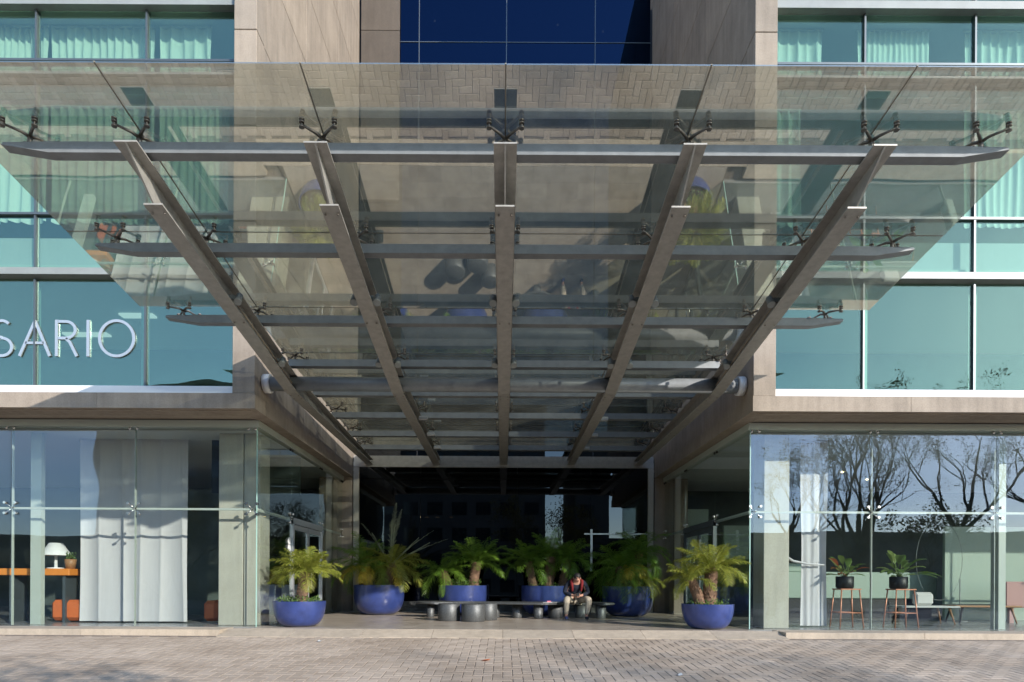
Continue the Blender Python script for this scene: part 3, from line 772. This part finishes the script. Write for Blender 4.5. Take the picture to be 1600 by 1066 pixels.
def ground_cover(loc, rad, label, n=260, h=.10, seedv=1):
    rnd = random.Random(seedv); m = MB()
    for _ in range(n):
        r = rad*math.sqrt(rnd.random())*.95; a = rnd.uniform(0, 6.283); p = Vector((math.cos(a)*r, math.sin(a)*r, rnd.uniform(0, h)*(.5+.5*rnd.random())))
        d = Vector((rnd.uniform(-1, 1), rnd.uniform(-1, 1), rnd.uniform(.1, 1))).normalized(); q = d.orthogonal().normalized()*.016
        L = rnd.uniform(.025, .05)
        m.add([p-q*.2, p+d*L*.5-q, p+d*L, p+d*L*.5+q], [(0,1,2,3)])
    return tag(m.build('ground_cover', M['leaf_small'], loc=loc), label, 'plant', kind='stuff')
GP = 'blue bowl pots around the entrance'
R_ = {'near_left': (-3.87, 11.85), 'near_right': (3.81, 11.75)}
pot((-3.98, 11.9, 0), 'low wide blue bowl pot nearest the camera on the left', .50, .49, GP)
pot((3.97, 11.8, 0), 'low wide blue bowl pot nearest the camera on the right', .49, .48, GP)
YL = 16.2
pot((-3.3, YL, 0), 'taller round blue pot with yellowing palms left of the black glass', .66, .78, GP, .35)
pot((3.28, YL-.2, 0), 'taller round blue pot with overhanging dense palms right of the black glass', .66, .78, GP, .35)
pot((-1.08, YL+.1, 0), 'blue round pot behind the dark drum stools', .64, .78, GP, .35)
pot((1.15, YL+.1, 0), 'blue round pot behind the bench, left of the seated man', .66, .78, GP, .35)
up = (R(78), R(-15))
palm((-3.94, 11.9, .46), 'small light green palm with a single trunk in the near left pot', [(0,0,.06,0,.60,.10,34,.76,.20,M['leaf_sun'],(R(2),R(78)),1.15)], 11)
palm((3.92, 11.8, .45), 'small palm with two shaggy trunks in the near right pot', [(-.08,0,-.2,0,.5,.10,14,.6,.17,M['leaf_sun'],(R(0),R(75)),1.2),(.08,0,.05,.0,.72,.125,30,.86,.2,M['leaf_sun'],(R(-2),R(75)),1.2)], 12)
e = palm((-3.3, YL, .74), 'large multi-stemmed palm with yellow fronds and tall grey spikes', [(-.30,0,-.08,-.05,.62,.12,24,1.1,.26,M['leaf_dark'],(R(-15),R(80)),1.5),(.22,0,.14,-.05,.62,.12,22,1.15,.26,M['leaf_sun'],(R(-20),R(62)),1.5)], 13)
m = MB()
for az, el, L in ((2.75, 1.0, 1.5), (1.2, 1.5, 1.75), (.9, 1.42, 1.6), (.15, .80, 1.5), (.1, .55, 1.7)):
    frond(m, (.3, -.05, .55), az, el, L, .25, .13, 26, .007, 5, .1)
    dv = Vector((math.cos(az)*math.cos(el), math.sin(az)*math.cos(el), math.sin(el))); b0 = Vector((.3, -.05, .55))
    m.tube([b0, b0+dv*L*.35, b0+dv*L*.72-Vector((0,0,.01))], [.024, .02, .008], 6)
m.build('spiky_fronds', M['leaf_grey'], e)
m = MB()
for az, el, L in ((4.4, .1, .8), (4.9, -.1, .75), (3.9, .2, .9), (3.4, .2, .95), (5.3, .0, .8), (4.65, .2, .9), (3.1, .3, 1.0)):
    frond(m, (-.25 if az < 5 else .3, -.1, .5), az, el, L, 1.9, .2, 22, .007, int(az*10))
m.build('yellow_fronds', M['leaf_yellow'], e)
e = palm((-1.1, YL+.1, .74), 'mid green palm pair above the pot behind the drum stools', [(.30,0,.1,0,.66,.13,28,1.15,.24,M['leaf_dark'],(R(0),R(78)),1.05),(-.36,0,-.16,0,.42,.11,16,.9,.24,M['leaf_dark'],(R(-20),R(60)),1.4)], 14)
e = palm((1.15, YL+.1, .74), 'dark green triple palm above the pot beside the seated man', [(-.35,0,-.12,0,.68,.11,20,.9,.22,M['leaf_dark'],(R(-5),R(78)),1.3),(.08,0,.05,0,.82,.13,26,1.0,.23,M['leaf_dark'],(R(-5),R(78)),1.25),(.42,0,.2,0,.74,.10,20,.95,.24,M['leaf_dark'],(R(-15),R(75)),1.4)], 15)
e = palm((3.28, YL-.2, .74), 'dense bushy palm drooping over the right rear pot', [(-.15,-.1,-.1,-.05,.55,.12,30,1.25,.28,M['leaf_dark'],(R(-30),R(70)),1.8),(.22,.1,.1,0,.95,.11,26,1.15,.26,M['leaf_dark'],(R(-25),R(80)),1.8),(.1,.0,.1,-.1,.3,.1,16,1.0,.26,M['leaf_sun'],(R(-30),R(40)),1.8)], 16)
m = MB()
for az, el, L in ((4.5, .4, .8), (5.0, .5, .9), (4.2, .2, .75)): frond(m, (0, -.2, .5), az, el, L, 2.1, .2, 22, .007, int(az*10))
m.build('yellow_fronds', M['leaf_yellow'], e)
for (x, y, z, r, lb, n) in ((-3.98, 11.9, .46, .44, 'small green ground cover leaves around the single palm trunk', 300), (3.97, 11.8, .45, .43, 'small green ground cover leaves around the two palm trunks', 320),
    (-3.3, YL, .75, .55, 'low leaves under the yellowing palm', 160), (-1.08, YL+.1, .75, .55, 'low bushy leaves in the pot behind the drum stools', 420), (1.15, YL+.1, .75, .55, 'low leaves in the pot beside the seated man', 160)):
    ground_cover((x, y, z), r, lb, n, .13 if n != 420 else .22, int(n+x*10))

# ---------------------------------------------------------------- bench, drum stools, person
def blob_top(pts, z0, z1, y_off=0, smooth_n=96, bev=.03):
    P = [Vector((p[0], p[1], 0)) for p in pts]; n = len(P); out = []
    for i in range(n):
        for k in range(6):
            t = k/6; a, b, c, d = P[(i-1) % n], P[i], P[(i+1) % n], P[(i+2) % n]
            out.append(.5*((2*b)+(c-a)*t+(2*a-5*b+4*c-d)*t*t+(3*b-a-3*c+d)*t**3))
    cen = sum(out, Vector())/len(out); m = MB(); vs = []; N = len(out)
    for (sc_, z) in ((bev, z0), (0, z0+bev*.5), (0, z1-bev*.5), (bev, z1)):
        for p in out:
            dd = (cen-p).normalized()*sc_; vs.append((p.x+dd.x, p.y+dd.y, z))
    fs = [tuple(range(N))[::-1], tuple(range(3*N, 4*N))]
    for k in range(3): fs += [(k*N+i, k*N+(i+1) % N, (k+1)*N+(i+1) % N, (k+1)*N+i) for i in range(N)]
    m.add(vs, fs); return m
BE = empty('bench', (0, 14.9, 0), 'long dark metal bench with a flowing slab top on drum legs', 'bench')
shape = [(-2.15, .15), (-1.75, -.25), (-1.1, -.1), (-.3, -.2), (.4, -.42), (1.0, -.55), (1.5, -.2), (2.1, -.1), (2.45, -.42), (2.72, -.15), (2.5, .3), (1.6, .35), (.8, .25), (.1, .3), (-.9, .35), (-1.7, .45)]
blob_top(shape, .335, .395).build('seat', M['bench'], BE)
for x, y, r in ((-1.78, .05, .10), (-.9, .1, .13), (-.2, .05, .13), (.35, -.0, .13), (.85, -.28, .12), (1.3, .1, .2), (1.95, .12, .18), (2.38, -.12, .13)):
    m = MB(); m.lathe((x, y, 0), [(r*.85, 0), (r*.9, .02), (r, .335)], 24); m.build('leg', M['bench'], BE)
GS = 'dark metal drum stools in front of the bench'
for (px_, y, r, lb) in ((-1.22, 13.75, .25, 'dark metal drum stool at the left end of its cluster'), (-.66, 13.55, .26, 'dark metal drum stool foremost in its cluster'), (-.36, 14.05, .23, 'dark metal drum stool half hidden behind the foremost one')):
    S = empty('drum_stool', (px_, y, 0), lb, 'stool', GS)
    m = MB(); m.lathe((0,0,0), [(r-.01, 0), (r, .012), (r, .37), (r-.012, .382)], 40, cap1=False); m.build('drum', M['bench'], S)
    m = MB(); m.lathe((0,0,.383), [(r-.012, 0), (r-.02, .006), (.01, .01)], 40); m.build('seat', M['bench'], S)

def skin(name, verts, edges, radii, mat, parent, root=0, levels=2):
    me = bpy.data.meshes.new(name); me.from_pydata(verts, edges, [])
    o = bpy.data.objects.new(name, me); C.objects.link(o)
    md = o.modifiers.new('skin', 'SKIN'); md.use_smooth_shade = True
    lay = me.skin_vertices[0].data if me.skin_vertices else None
    if lay is None:
        bpy.context.view_layer.objects.active = o
        lay = me.skin_vertices[0].data
    for i, r in enumerate(radii):
        lay[i].radius = r if hasattr(r, '__len__') else (r, r)
        lay[i].use_root = (i == root)
    if levels:
        sd = o.modifiers.new('sub', 'SUBSURF'); sd.levels = levels; sd.render_levels = levels
    bpy.context.view_layer.update()
    dg = bpy.context.evaluated_depsgraph_get(); nm = bpy.data.meshes.new_from_object(o.evaluated_get(dg))
    nm.name = name; o.modifiers.clear(); o.data = nm; nm.materials.clear(); nm.materials.append(mat)
    for p in nm.polygons: p.use_smooth = True
    o.parent = parent
    return o
PE = empty('person', (1.76, 14.75, 0), 'seated man in navy and red jacket bending over his phone', 'person')
class SK:
    def __init__(s): s.v = []; s.e = []; s.r = []
    def a(s, p, r, to=None):
        s.v.append(p); s.r.append(r); i = len(s.v)-1
        if to is not None: s.e.append((to, i))
        return i
sk = SK()
pel = sk.a((0, .1, .47), (.15, .12)); bel = sk.a((0, .02, .60), (.13, .11), pel); ch = sk.a((0, -.10, .78), (.15, .11), bel)
nk0 = sk.a((0, -.19, .90), (.09, .08), ch); nk = sk.a((0, -.25, .945), .052, nk0)
hd = sk.a((0, -.30, .985), (.078, .085), nk); hd2 = sk.a((0, -.34, 1.02), (.074, .08), hd); 
jaw = sk.a((0, -.395, .945), (.045, .045), hd)
for s, kx, fx_, fy in ((-1, -.25, -.26, -.42), (1, .28, .22, -.38)):
    sh = sk.a((s*.18, -.14, .86), .062, nk0); el = sk.a((s*.27, -.16, .63), .045, sh); wr = sk.a((s*.09, -.36, .565), .028, el)
    pm = sk.a((s*.035, -.41, .56), (.034, .018), wr)
    hp = sk.a((s*.10, .04, .47), .095, pel); kn = sk.a((kx, -.36, .49), .065, hp); cf = sk.a((kx+(fx_-kx)*.4, -.36, .3), .055, kn); an = sk.a((fx_, -.34, .09), .038, cf)
    ft = sk.a((fx_, -.46, .045), (.04, .03), an)
skin('body', sk.v, sk.e, sk.r, M['skin'], PE)
for s in (-1, 1):      # fingers curled round the phone
    for k in range(4):
        L = (.075, .085, .08, .06)[k]; z = .585-.017*k
        skin('finger', [(s*.045, -.425, z), (s*.02, -.425-L*.55, z), (-s*.005, -.425-L*.45, z-.005)], [(0,1),(1,2)], [.009, .008, .007], M['skin'], PE, levels=1)
    skin('thumb', [(s*.055, -.40, .585), (s*.045, -.435, .61), (s*.02, -.455, .612)], [(0,1),(1,2)], [.011, .009, .008], M['skin'], PE, levels=1)
m = MB(); m.ball((0, -.405, .975), (.014, .022, .022), 8, 6)
for s in (-1, 1): m.ball((s*.078, -.30, .975), (.012, .022, .03), 8, 6)
m.build('nose_and_ears', M['skin'], PE)
m = MB()
for s in (-1, 1): m.ball((s*.03, -.402, 1.0), (.012, .008, .005), 8, 5)
m.ball((0, -.418, .935), (.02, .007, .005), 8, 5)
m.build('face_details', M['skin'], PE)
m = MB(); m.ball((0, -.305, 1.025), (.086, .098, .082), 14, 9); m.build('hair', M['hair'], PE)
sk = SK(); a0 = sk.a((0, .1, .46), (.17, .14)); a1 = sk.a((0, .02, .60), (.155, .135), a0); a2 = sk.a((0, -.10, .78), (.175, .135), a1); a3 = sk.a((0, -.17, .875), (.12, .10), a2)
for s in (-1, 1):
    q = sk.a((s*.19, -.13, .865), .078, a3); q1 = sk.a((s*.245, -.15, .75), .065, q); q = sk.a((s*.28, -.16, .63), .06, q1); q = sk.a((s*.12, -.335, .57), .043, q)
skin('jacket', sk.v, sk.e, sk.r, M['navy'], PE)
for s in (-1, 1):
    skin('jacket_lapel', [(s*.06, -.17, .955), (s*.13, -.25, .915), (s*.115, -.27, .80), (s*.10, -.22, .66)], [(0,1),(1,2),(2,3)], [.03, .042, .035, .025], M['red'], PE)
skin('hood', [(-.13, -.15, .93), (0, -.10, .96), (.13, -.15, .93)], [(0,1),(1,2)], [.045, .05, .045], M['red'], PE, root=1)
sk = SK(); p0 = sk.a((0, .09, .46), (.17, .13))
for kx, fx_, s in ((-.25, -.26, -1), (.28, .22, 1)):
    q = sk.a((s*.11, .02, .465), .105, p0); q = sk.a((kx, -.35, .485), .085, q); q = sk.a((kx+(fx_-kx)*.4, -.365, .3), .072, q); q = sk.a((fx_, -.345, .11), .055, q)
skin('trousers', sk.v, sk.e, sk.r, M['khaki'], PE)
for fx_ in (-.26, .22):
    o = skin('shoe', [(fx_, -.32, .05), (fx_, -.40, .05), (fx_, -.50, .035)], [(0,1),(1,2)], [(.045,.05), (.045,.045), (.04,.03)], M['shoe'] if fx_ < 0 else M['navy'], PE, root=1)
m = MB(); m.box(-.035, .035, -.475, -.465, .55, .63, .002); o = m.build('mobile_phone', M['black']); o.location = PE.location; tag(o, 'dark mobile phone held in the seated man\'s hands', 'phone')
m = MB(); m.prism([(0,0,0),(.22,.03,0),(.25,.2,0),(.02,.18,0)], (0,0,.004)); m.prism([(.1,.05,.0045),(.34,.0,.0045),(.36,.12,.0045),(.12,.2,.0045)], (0,0,.003))
tag(m.build('papers', M['paper'], loc=(.95, 14.45, .396)), 'white papers lying on the bench left of the seated man', 'papers')
m = MB(); m.box(0, .10, 0, .06, 0, .03, .008); tag(m.build('purse', pmat('pink_vinyl', (.7,.2,.25), .5), loc=(1.05, 14.52, .404)), 'small pink purse on the papers on the bench', 'purse')

# ---------------------------------------------------------------- curtains
def curtain(x0, x1, y, z0, z1, label, mat, pleat=.36, amp=.05, cat='curtain', group=None, pinch=0, name='curtain', seedv=0):
    rnd = random.Random(seedv); n = int((x1-x0)/.02); nz = 10; vs = []; fs = []
    ph = [rnd.uniform(-.5, .5) for _ in range(8)]
    for j in range(nz+1):
        z = z0+(z1-z0)*j/nz; q = j/nz
        for i in range(n+1):
            t = i/n; x = x0+(x1-x0)*t
            cx = (x0+x1)/2; k = 1 - pinch*math.exp(-((q-.45)/.25)**2)
            xx = cx + (x-cx)*k + .015*math.sin(q*5+t*9+ph[0])*(1-q)
            u = (x-x0)/pleat + .12*math.sin(t*11+ph[1])*(1-q)
            yy = y + amp*(abs(math.sin(math.pi*u))**.6 - .5) + .4*amp*math.sin(t*17+ph[2]+q*1.5)*(1-q*.6)
            vs.append((xx, yy, z)); 
    N = n+1
    for j in range(nz):
        for i in range(n): fs.append((j*N+i, j*N+i+1, (j+1)*N+i+1, (j+1)*N+i))
    off = len(vs); vs += [(a, b+.006, c) for a, b, c in vs]
    fs += [tuple(off+k for k in f)[::-1] for f in list(fs)]
    m = MB(); m.add(vs, fs, True)
    m.box(x0-.02, x1+.02, y-.015, y+.015, z1, z1+.03)
    return tag(m.build(name, mat), label, cat, group)
curtain(-8.73, -6.52, 12.55, .03, 3.76, 'wide pale grey pleated curtain left of the concrete column at street level', M['curtain'], .42, .05, seedv=1)
curtain(6.0, 6.55, 12.3, .03, 3.76, 'pale grey curtain bundle tied back beside the right shopfront column', M['curtain'], .27, .045, pinch=.1, seedv=2)
m = MB(); m.tube([(5.62, 12.2, 1.45), (5.8, 12.15, 1.33), (6.1, 12.2, 1.28), (6.45, 12.22, 1.26)], [.03,.025,.02,.015], 8)
tag(m.build('curtain_tieback', M['curtain']), 'pale tieback band holding the curtain bundle to the column', 'tieback')
GC = 'curtains behind the upper windows'
cw = [(-8.46,-6.56,7.55,9.7,'left wing middle floor, second bay from the recess'),(-6.44,-5.15,7.55,9.7,'left wing middle floor, bay beside the recess pier'),(-10.4,-8.55,7.55,9.7,'left wing middle floor, outermost bay in view'),
      (-8.46,-6.56,10.31,11.19,'left wing top window, second bay from the recess'),(-6.44,-5.5,10.31,11.19,'left wing top window, bay beside the recess pier'),(-10.4,-8.55,10.31,11.19,'left wing top window, outermost bay in view'),
      (4.9,5.9,10.31,11.19,'right wing top window, bay beside the recess pier'),(6.56,7.9,10.31,11.19,'right wing top window, second bay from the recess'),(8.55,10.4,10.31,11.19,'right wing top window, outermost bay in view'),
      (4.9,5.5,7.55,9.7,'right wing middle floor, bay beside the recess pier'),(8.55,10.4,7.55,9.7,'right wing middle floor, outermost bay in view')]
for k, (a, b, z0, z1, lb) in enumerate(cw):
    curtain(a, b, YW+.32, z0, z1, 'pale curtain behind '+lb, M['curtain_b'], (.17,.13,.2,.15,.22,.12,.18,.1,.16,.19,.14)[k], (.09,.07,.1,.08,.06,.09,.05,.04,.07,.08,.06)[k], group=GC, seedv=k+5)

# ---------------------------------------------------------------- furniture inside, right
GB = 'copper bar stools with potted plants'
def bar_stool(x, y, label):
    S = empty('bar_stool', (x, y, 0), label, 'bar stool', GB)
    m = MB(); m.box(-.21, .21, -.17, .17, .76, .785, .006); m.build('seat', M['copper'], S)
    for a in (-1, 1):
        for b in (-1, 1):
            m = MB(); m.tube([(a*.18, b*.14, .76), (a*.235, b*.19, 0)], .013, 6); m.build('leg', M['copper'], S)
    m = MB(); z = .30; q = .217; r = .172
    m.tube([(-q,-r,z),(q,-r,z)], .009, 6); m.tube([(-q,r,z),(q,r,z)], .009, 6); m.tube([(-q,-r,z),(-q,r,z)], .009, 6); m.tube([(q,-r,z),(q,r,z)], .009, 6)
    m.build('foot_rail', M['copper'], S); return S
bar_stool(6.98, 12.35, 'copper bar stool nearer the curtain bundle, carrying a red-tinged plant')
bar_stool(8.08, 12.35, 'copper bar stool farther from the curtain bundle, carrying a broad green plant')
def house_plant(loc, label, mats, n, L, wd, seedv, spread=1.0):
    rnd = random.Random(seedv); E = empty('house_plant', loc, label, 'house plant')
    m = MB(); m.lathe((0,0,0), [(.14,0),(.165,.03),(.165,.24),(.15,.245),(.15,.22),(.02,.22)], 28); m.build('pot', M['black'], E)
    for mi, mt in enumerate(mats):
        m = MB(); k = n if mi == 0 else n//3
        for i in range(k):
            az = rnd.uniform(0, 6.283); el = rnd.uniform(.1, 1.3); l = L*rnd.uniform(.6, 1.1)
            d = Vector((math.cos(az)*math.cos(el), math.sin(az)*math.cos(el), math.sin(el)))
            b = Vector((rnd.uniform(-.04,.04), rnd.uniform(-.04,.04), .24)); s1 = b+d*l*.45*spread
            m.tube([b, b.lerp(s1, .5)+Vector((0,0,.02)), s1], .006, 4)
            side = d.cross(Vector((0,0,1))).normalized(); w_ = wd*rnd.uniform(.7, 1.1); pr = []
            for t in (0, .2, .45, .7, .9, 1):
                c = s1 + d*l*.6*t + Vector((0,0,-.22*l*t*t)); ww = w_*math.sin(math.pi*(t*.93+.04))**.8
                pr += [c-side*ww+Vector((0,0,ww*.35)), c, c+side*ww+Vector((0,0,ww*.35))]
            m.add(pr, [f for q in range(5) for f in ((q*3,q*3+1,q*3+4,q*3+3),(q*3+1,q*3+2,q*3+5,q*3+4))], True)
        m.build('leaves', mt, E)
    return E
house_plant((6.93, 12.33, .787), 'potted plant with red young leaves on the left bar stool', [M['leaf_house'], M['leaf_red']], 15, .60, .062, 3)
house_plant((8.02, 12.33, .787), 'wide leafy green potted plant on the right bar stool', [M['leaf_house']], 20, .78, .075, 9)
E = empty('reception_counter', (9.0, 15.8, 0), 'pale mint reception counter behind the bar stools', 'counter')
m = MB(); m.box(-2.2, 2.1, -.25, .25, .5, 1.18, .02); m.build('front', M['mint'], E)
m = MB(); m.box(-2.1, 2.0, -.2, .2, 0, .495); m.build('base', M['black'], E)
m = MB(); m.box(-.7, -.2, -.15, .15, 1.181, 1.4, .02); tag(m.build('desk_screen', M['mint'], loc=(8.0, 15.8, 0)), 'small pale monitor back standing on the reception counter', 'monitor')
def low_table(loc, lb, L, mt):
    E = empty('low_table', loc, lb, 'low table', 'low tables in the right lobby')
    m = MB(); m.box(-L/2, L/2, -.25, .25, .36, .40, .01); m.build('table_top', mt, E)
    for a in (-1, 1):
        for b in (-1, 1):
            m = MB(); m.tube([(a*(L/2-.2), b*.18, .36), (a*(L/2-.1), b*.22, 0)], [.025, .015], 8); m.build('leg', M['black'] if a < 0 else M['wood'], E)
low_table((9.4, 13.6, 0), 'pale low bench table with a cushion on it', 1.3, M['cush'])
low_table((11.0, 14.0, 0), 'brown wooden low table right of the cushioned one', 1.5, M['wood'])
m = MB(); m.box(-.22, .22, -.06, .1, 0, .3, .06); tag(m.build('cushion', M['cush'], loc=(9.4, 13.6, .401)), 'light grey cushion on the low bench table', 'cushion')
m = MB(); m.box(11.5, 13.5, 13.9, 14.0, .35, .95, .02); m.box(11.6, 11.7, 13.92, 13.98, 0, .35); m.box(13.3, 13.4, 13.92, 13.98, 0, .35); tag(m.build('sideboard', M['pink']), 'dusty pink screen panel at the right edge of the lobby', 'screen')
m = MB(); pts = [(10.4+.55*math.cos(a*.1), 14.5, 1.45+.95*math.sin(a*.1)) for a in range(0, 64)]; m.tube(pts, .005, 6); m.lathe((10.9, 14.5, 0), [(.15,0),(.15,.02)], 20); m.tube([(10.9,14.5,.02),(10.9,14.5,1.0)], .012, 6)
tag(m.build('ring_lamp', M['band']), 'thin oval ring floor lamp in the right lobby', 'lamp')
# ---- inside, left
E = empty('console_table', (-9.3, 12.8, 0), 'long orange topped console table behind the left shopfront', 'table')
m = MB(); m.box(-2.5, .34, -.25, .25, .97, 1.11, .01); m.build('table_top', M['orange'], E)
for x in (-2.3, -.9, .2):
    m = MB(); m.box(x-.03, x+.03, -.2, .2, 0, .965); m.build('leg', M['alu_dark'], E)
E = empty('table_lamp', (-9.40, 12.78, 1.112), 'white table lamp with a cone shade on the orange console', 'lamp')
m = MB(); m.lathe((0,0,0), [(.16,0),(.16,.02),(.03,.03),(.025,.32)], 24); m.build('stand', M['white'], E)
m = MB(); m.lathe((0,0,.28), [(.28,0),(.12,.26),(.11,.26),(.26,.01)], 32, cap0=False, cap1=False); m.build('lamp_shade', M['white'], E)
E = empty('basket_plant', (-9.07, 12.75, 1.112), 'small green plant in a woven basket on the console', 'house plant')
m = MB(); m.lathe((0,0,0), [(.08,0),(.10,.10),(.11,.2),(.1,.2)], 20); m.build('basket', M['wood'], E)
o = ground_cover((-8.58, 12.75, 1.24), .09, 'leaves', 90, .14, 4); o.parent = E; o.location = (0, 0, .2); del o['category']; del o['kind']; del o['label']; o.name = 'leaves'
for x, lb, mt in ((-9.05, 'orange leather ottoman under the console table', M['orange_fab']), (-6.05, 'brown leather ottoman in the gap right of the curtain', M['orange_fab'])):
    m = MB(); m.box(-.38 if x < -7 else -.2, .38 if x < -7 else .1, -.3, .3, .03, .46, .07); tag(m.build('ottoman', mt, loc=(x, 12.95, 0)), lb, 'ottoman')
for x, lb in ((-5.35, 'square pale planter box nearer the door inside the left glass'), (-6.0, 'square pale planter box farther from the door inside the left glass')):
    E = empty('planter_box', (x, 15.6, 0), lb, 'planter', 'square planters inside the left glass')
    m = MB(); m.box(-.25, .25, -.25, .25, 0, .78, .01); m.build('box', M['alu'], E)
    m = MB(); m.box(-.22, .22, -.22, .22, .781, .79); m.build('soil', M['soil'], E)
    E2 = empty('potted_palm', (x, 15.6, .79), 'small yellowish palm growing in the '+('nearer' if x > -5.5 else 'farther')+' square planter', 'plant')
    m = MB()
    for k in range(10): frond(m, (0,0,0), k*2.4, R(60-5*k), .4, 1.2, .14, 14, .008, k)
    m.build('leaves', M['leaf_sun'], E2)
# sign discs on the left door glass
m = MB()
for z in (1.75, 1.60): m.tube([(-XG+.014, 13.3, z), (-XG+.022, 13.3, z)], .085, 20)
tag(m.build('door_sticker', M['white']), 'pair of round white stickers on glass beside the left door', 'sticker')

# ---------------------------------------------------------------- across the street (seen in the reflections)
def tree(loc, h, label, seedv, leafn=1, gr='street trees opposite the entrance', stems=0):
    rnd = random.Random(seedv); E = empty('street_tree', loc, label, 'tree', gr)
    tr = MB(); tw = MB(); lf = MB()
    def leaves(p, n):
        for _ in range(n*2):
            q = p+Vector((rnd.gauss(0,.16), rnd.gauss(0,.16), rnd.gauss(0,.13))); d = Vector((rnd.uniform(-1,1), rnd.uniform(-1,1), rnd.uniform(-1,.3))).normalized(); s_ = d.orthogonal().normalized()*.035
            lf.add([q, q+d*.06-s_, q+d*.12, q+d*.06+s_], [(0,1,2,3)])
    def br(p, d, L, r, depth):
        n = 4; pts = [p]; rr = [r]; dd = d.copy()
        for i in range(n):
            dd = (dd + Vector((rnd.gauss(0,.13), rnd.gauss(0,.13), rnd.gauss(0,.08)+.09))).normalized()
            pts.append(pts[-1]+dd*L/n); rr.append(r*(1-.4*(i+1)/n))
        (tr if depth > 2 else tw).tube(pts, rr, 7 if depth > 2 else 4, caps=False)
        if depth == 0:
            leaves(pts[-1], 3*leafn); leaves(pts[2], 1*leafn); return
        for k in range(rnd.choice((2, 3, 3)) if depth > 1 else 3):
            j = rnd.choice((2, 3, 4)) if k else 4
            ax = dd.orthogonal().normalized(); ax.rotate(Matrix.Rotation(rnd.uniform(0, 6.28), 3, dd))
            nd = (dd + ax*rnd.uniform(.35, .75)).normalized(); nd.z = max(nd.z, -.1)
            br(pts[j], nd.normalized(), L*rnd.uniform(.62, .82), rr[j]*.68, depth-1)
    base = Vector((0,0,0))
    ns = stems or rnd.choice((1, 2))
    for k in range(ns):
        a = k*6.283/ns + rnd.uniform(-.4, .4); br(base, Vector((math.cos(a)*.3, math.sin(a)*.3, 1)).normalized(), h*.33, h*.024, 5)
    tr.build('trunk', M['bark'], E); tw.build('twigs', M['bark'], E); lf.build('crown', M['leaf_tree'], E)
    return E
tz = -1.4
tree((24, -18, tz), 15.4, 'bare multi-stemmed street tree opposite the right shopfront', 21, 2, stems=3)
tree((31, -19, tz), 17, 'bare street tree opposite, second from the recess axis', 22, 2)
tree((19, -20, tz), 14, 'bare slender street tree opposite the right corner', 31, 2)
tree((42, -21, tz), 16, 'bare street tree opposite, farthest right', 24, 2)
tree((3.2, -3.6, road_z(-3.6)), 7.6, 'small street tree close to the entrance axis', 27, 2)
tree((16.8, -2.8, road_z(-2.8)), 6.6, 'small spreading kerbside tree near the right shopfront', 33, 1, stems=1)
tree((-19, -12, tz), 8, 'leafy street tree opposite on the far left', 25, 2)
def block(x0, x1, y0, y1, h, label, fl=3.2, bw=3):
    E = empty('opposite_building', ((x0+x1)/2, y1, tz), label, 'building', 'buildings across the street')
    cx = (x0+x1)/2
    m = MB(); m.box(x0-cx, x1-cx, y0-y1, 0, 0, h); m.box(x0-cx-.2, x1-cx+.2, y0-y1, .2, h, h+.5); m.build('wall', M['far_wall'], E)
    m = MB(); n = int((x1-x0)/bw)
    for i in range(n):
        for k in range(int(h/fl)):
            xx = x0-cx+(i+.2)*bw; m.box(xx, xx+bw*.6, 0.0, .03, k*fl+.9, k*fl+2.5)
    m.build('window', M['far_glass'], E)
block(-16, 5.2, -58, -40, 24, 'tall dark building opposite, left of the sky gap')
block(9.2, 13.5, -58, -42, 21, 'narrow dark tower opposite, right of the sky gap')
block(13.5, 60, -62, -46, 7.6, 'long low dark building opposite behind the trees')
block(-45, -16.2, -60, -44, 23, 'broad dark building opposite the left wing')
block(-90, -45.2, -60, -48, 7, 'long low building opposite on the left')
block(3, 11, -61.5, -59, 3.6, 'far low wall closing the sky gap')

for k, (x, y, a, lb) in enumerate(((-.25, 8.75, .3, 'orange brown dry leaf lying on the pavers near the centre'), (2.3, 7.85, 1.2, 'small pale dry leaf lying on the pavers at the lower right'), (-3.1, 10.3, 2.0, 'pale scrap of dry leaf lying near the left ramp edge'))):
    m = MB(); z = .012
    m.add([(-.07,0,z),(-.02,-.035,z+.01),(.05,-.02,z+.004),(.08,0,z+.02),(.04,.03,z+.012),(-.03,.035,z),(0,0,z-.002)], [(0,1,6),(1,2,6),(2,3,6),(3,4,6),(4,5,6),(5,0,6)])
    o = tag(m.build('fallen_leaf', M['orange_fab'] if k == 0 else M['cush'], loc=(x, y, road_z(y))), lb, 'leaf', 'dry leaves on the pavers'); o.rotation_euler = (0, 0, a)
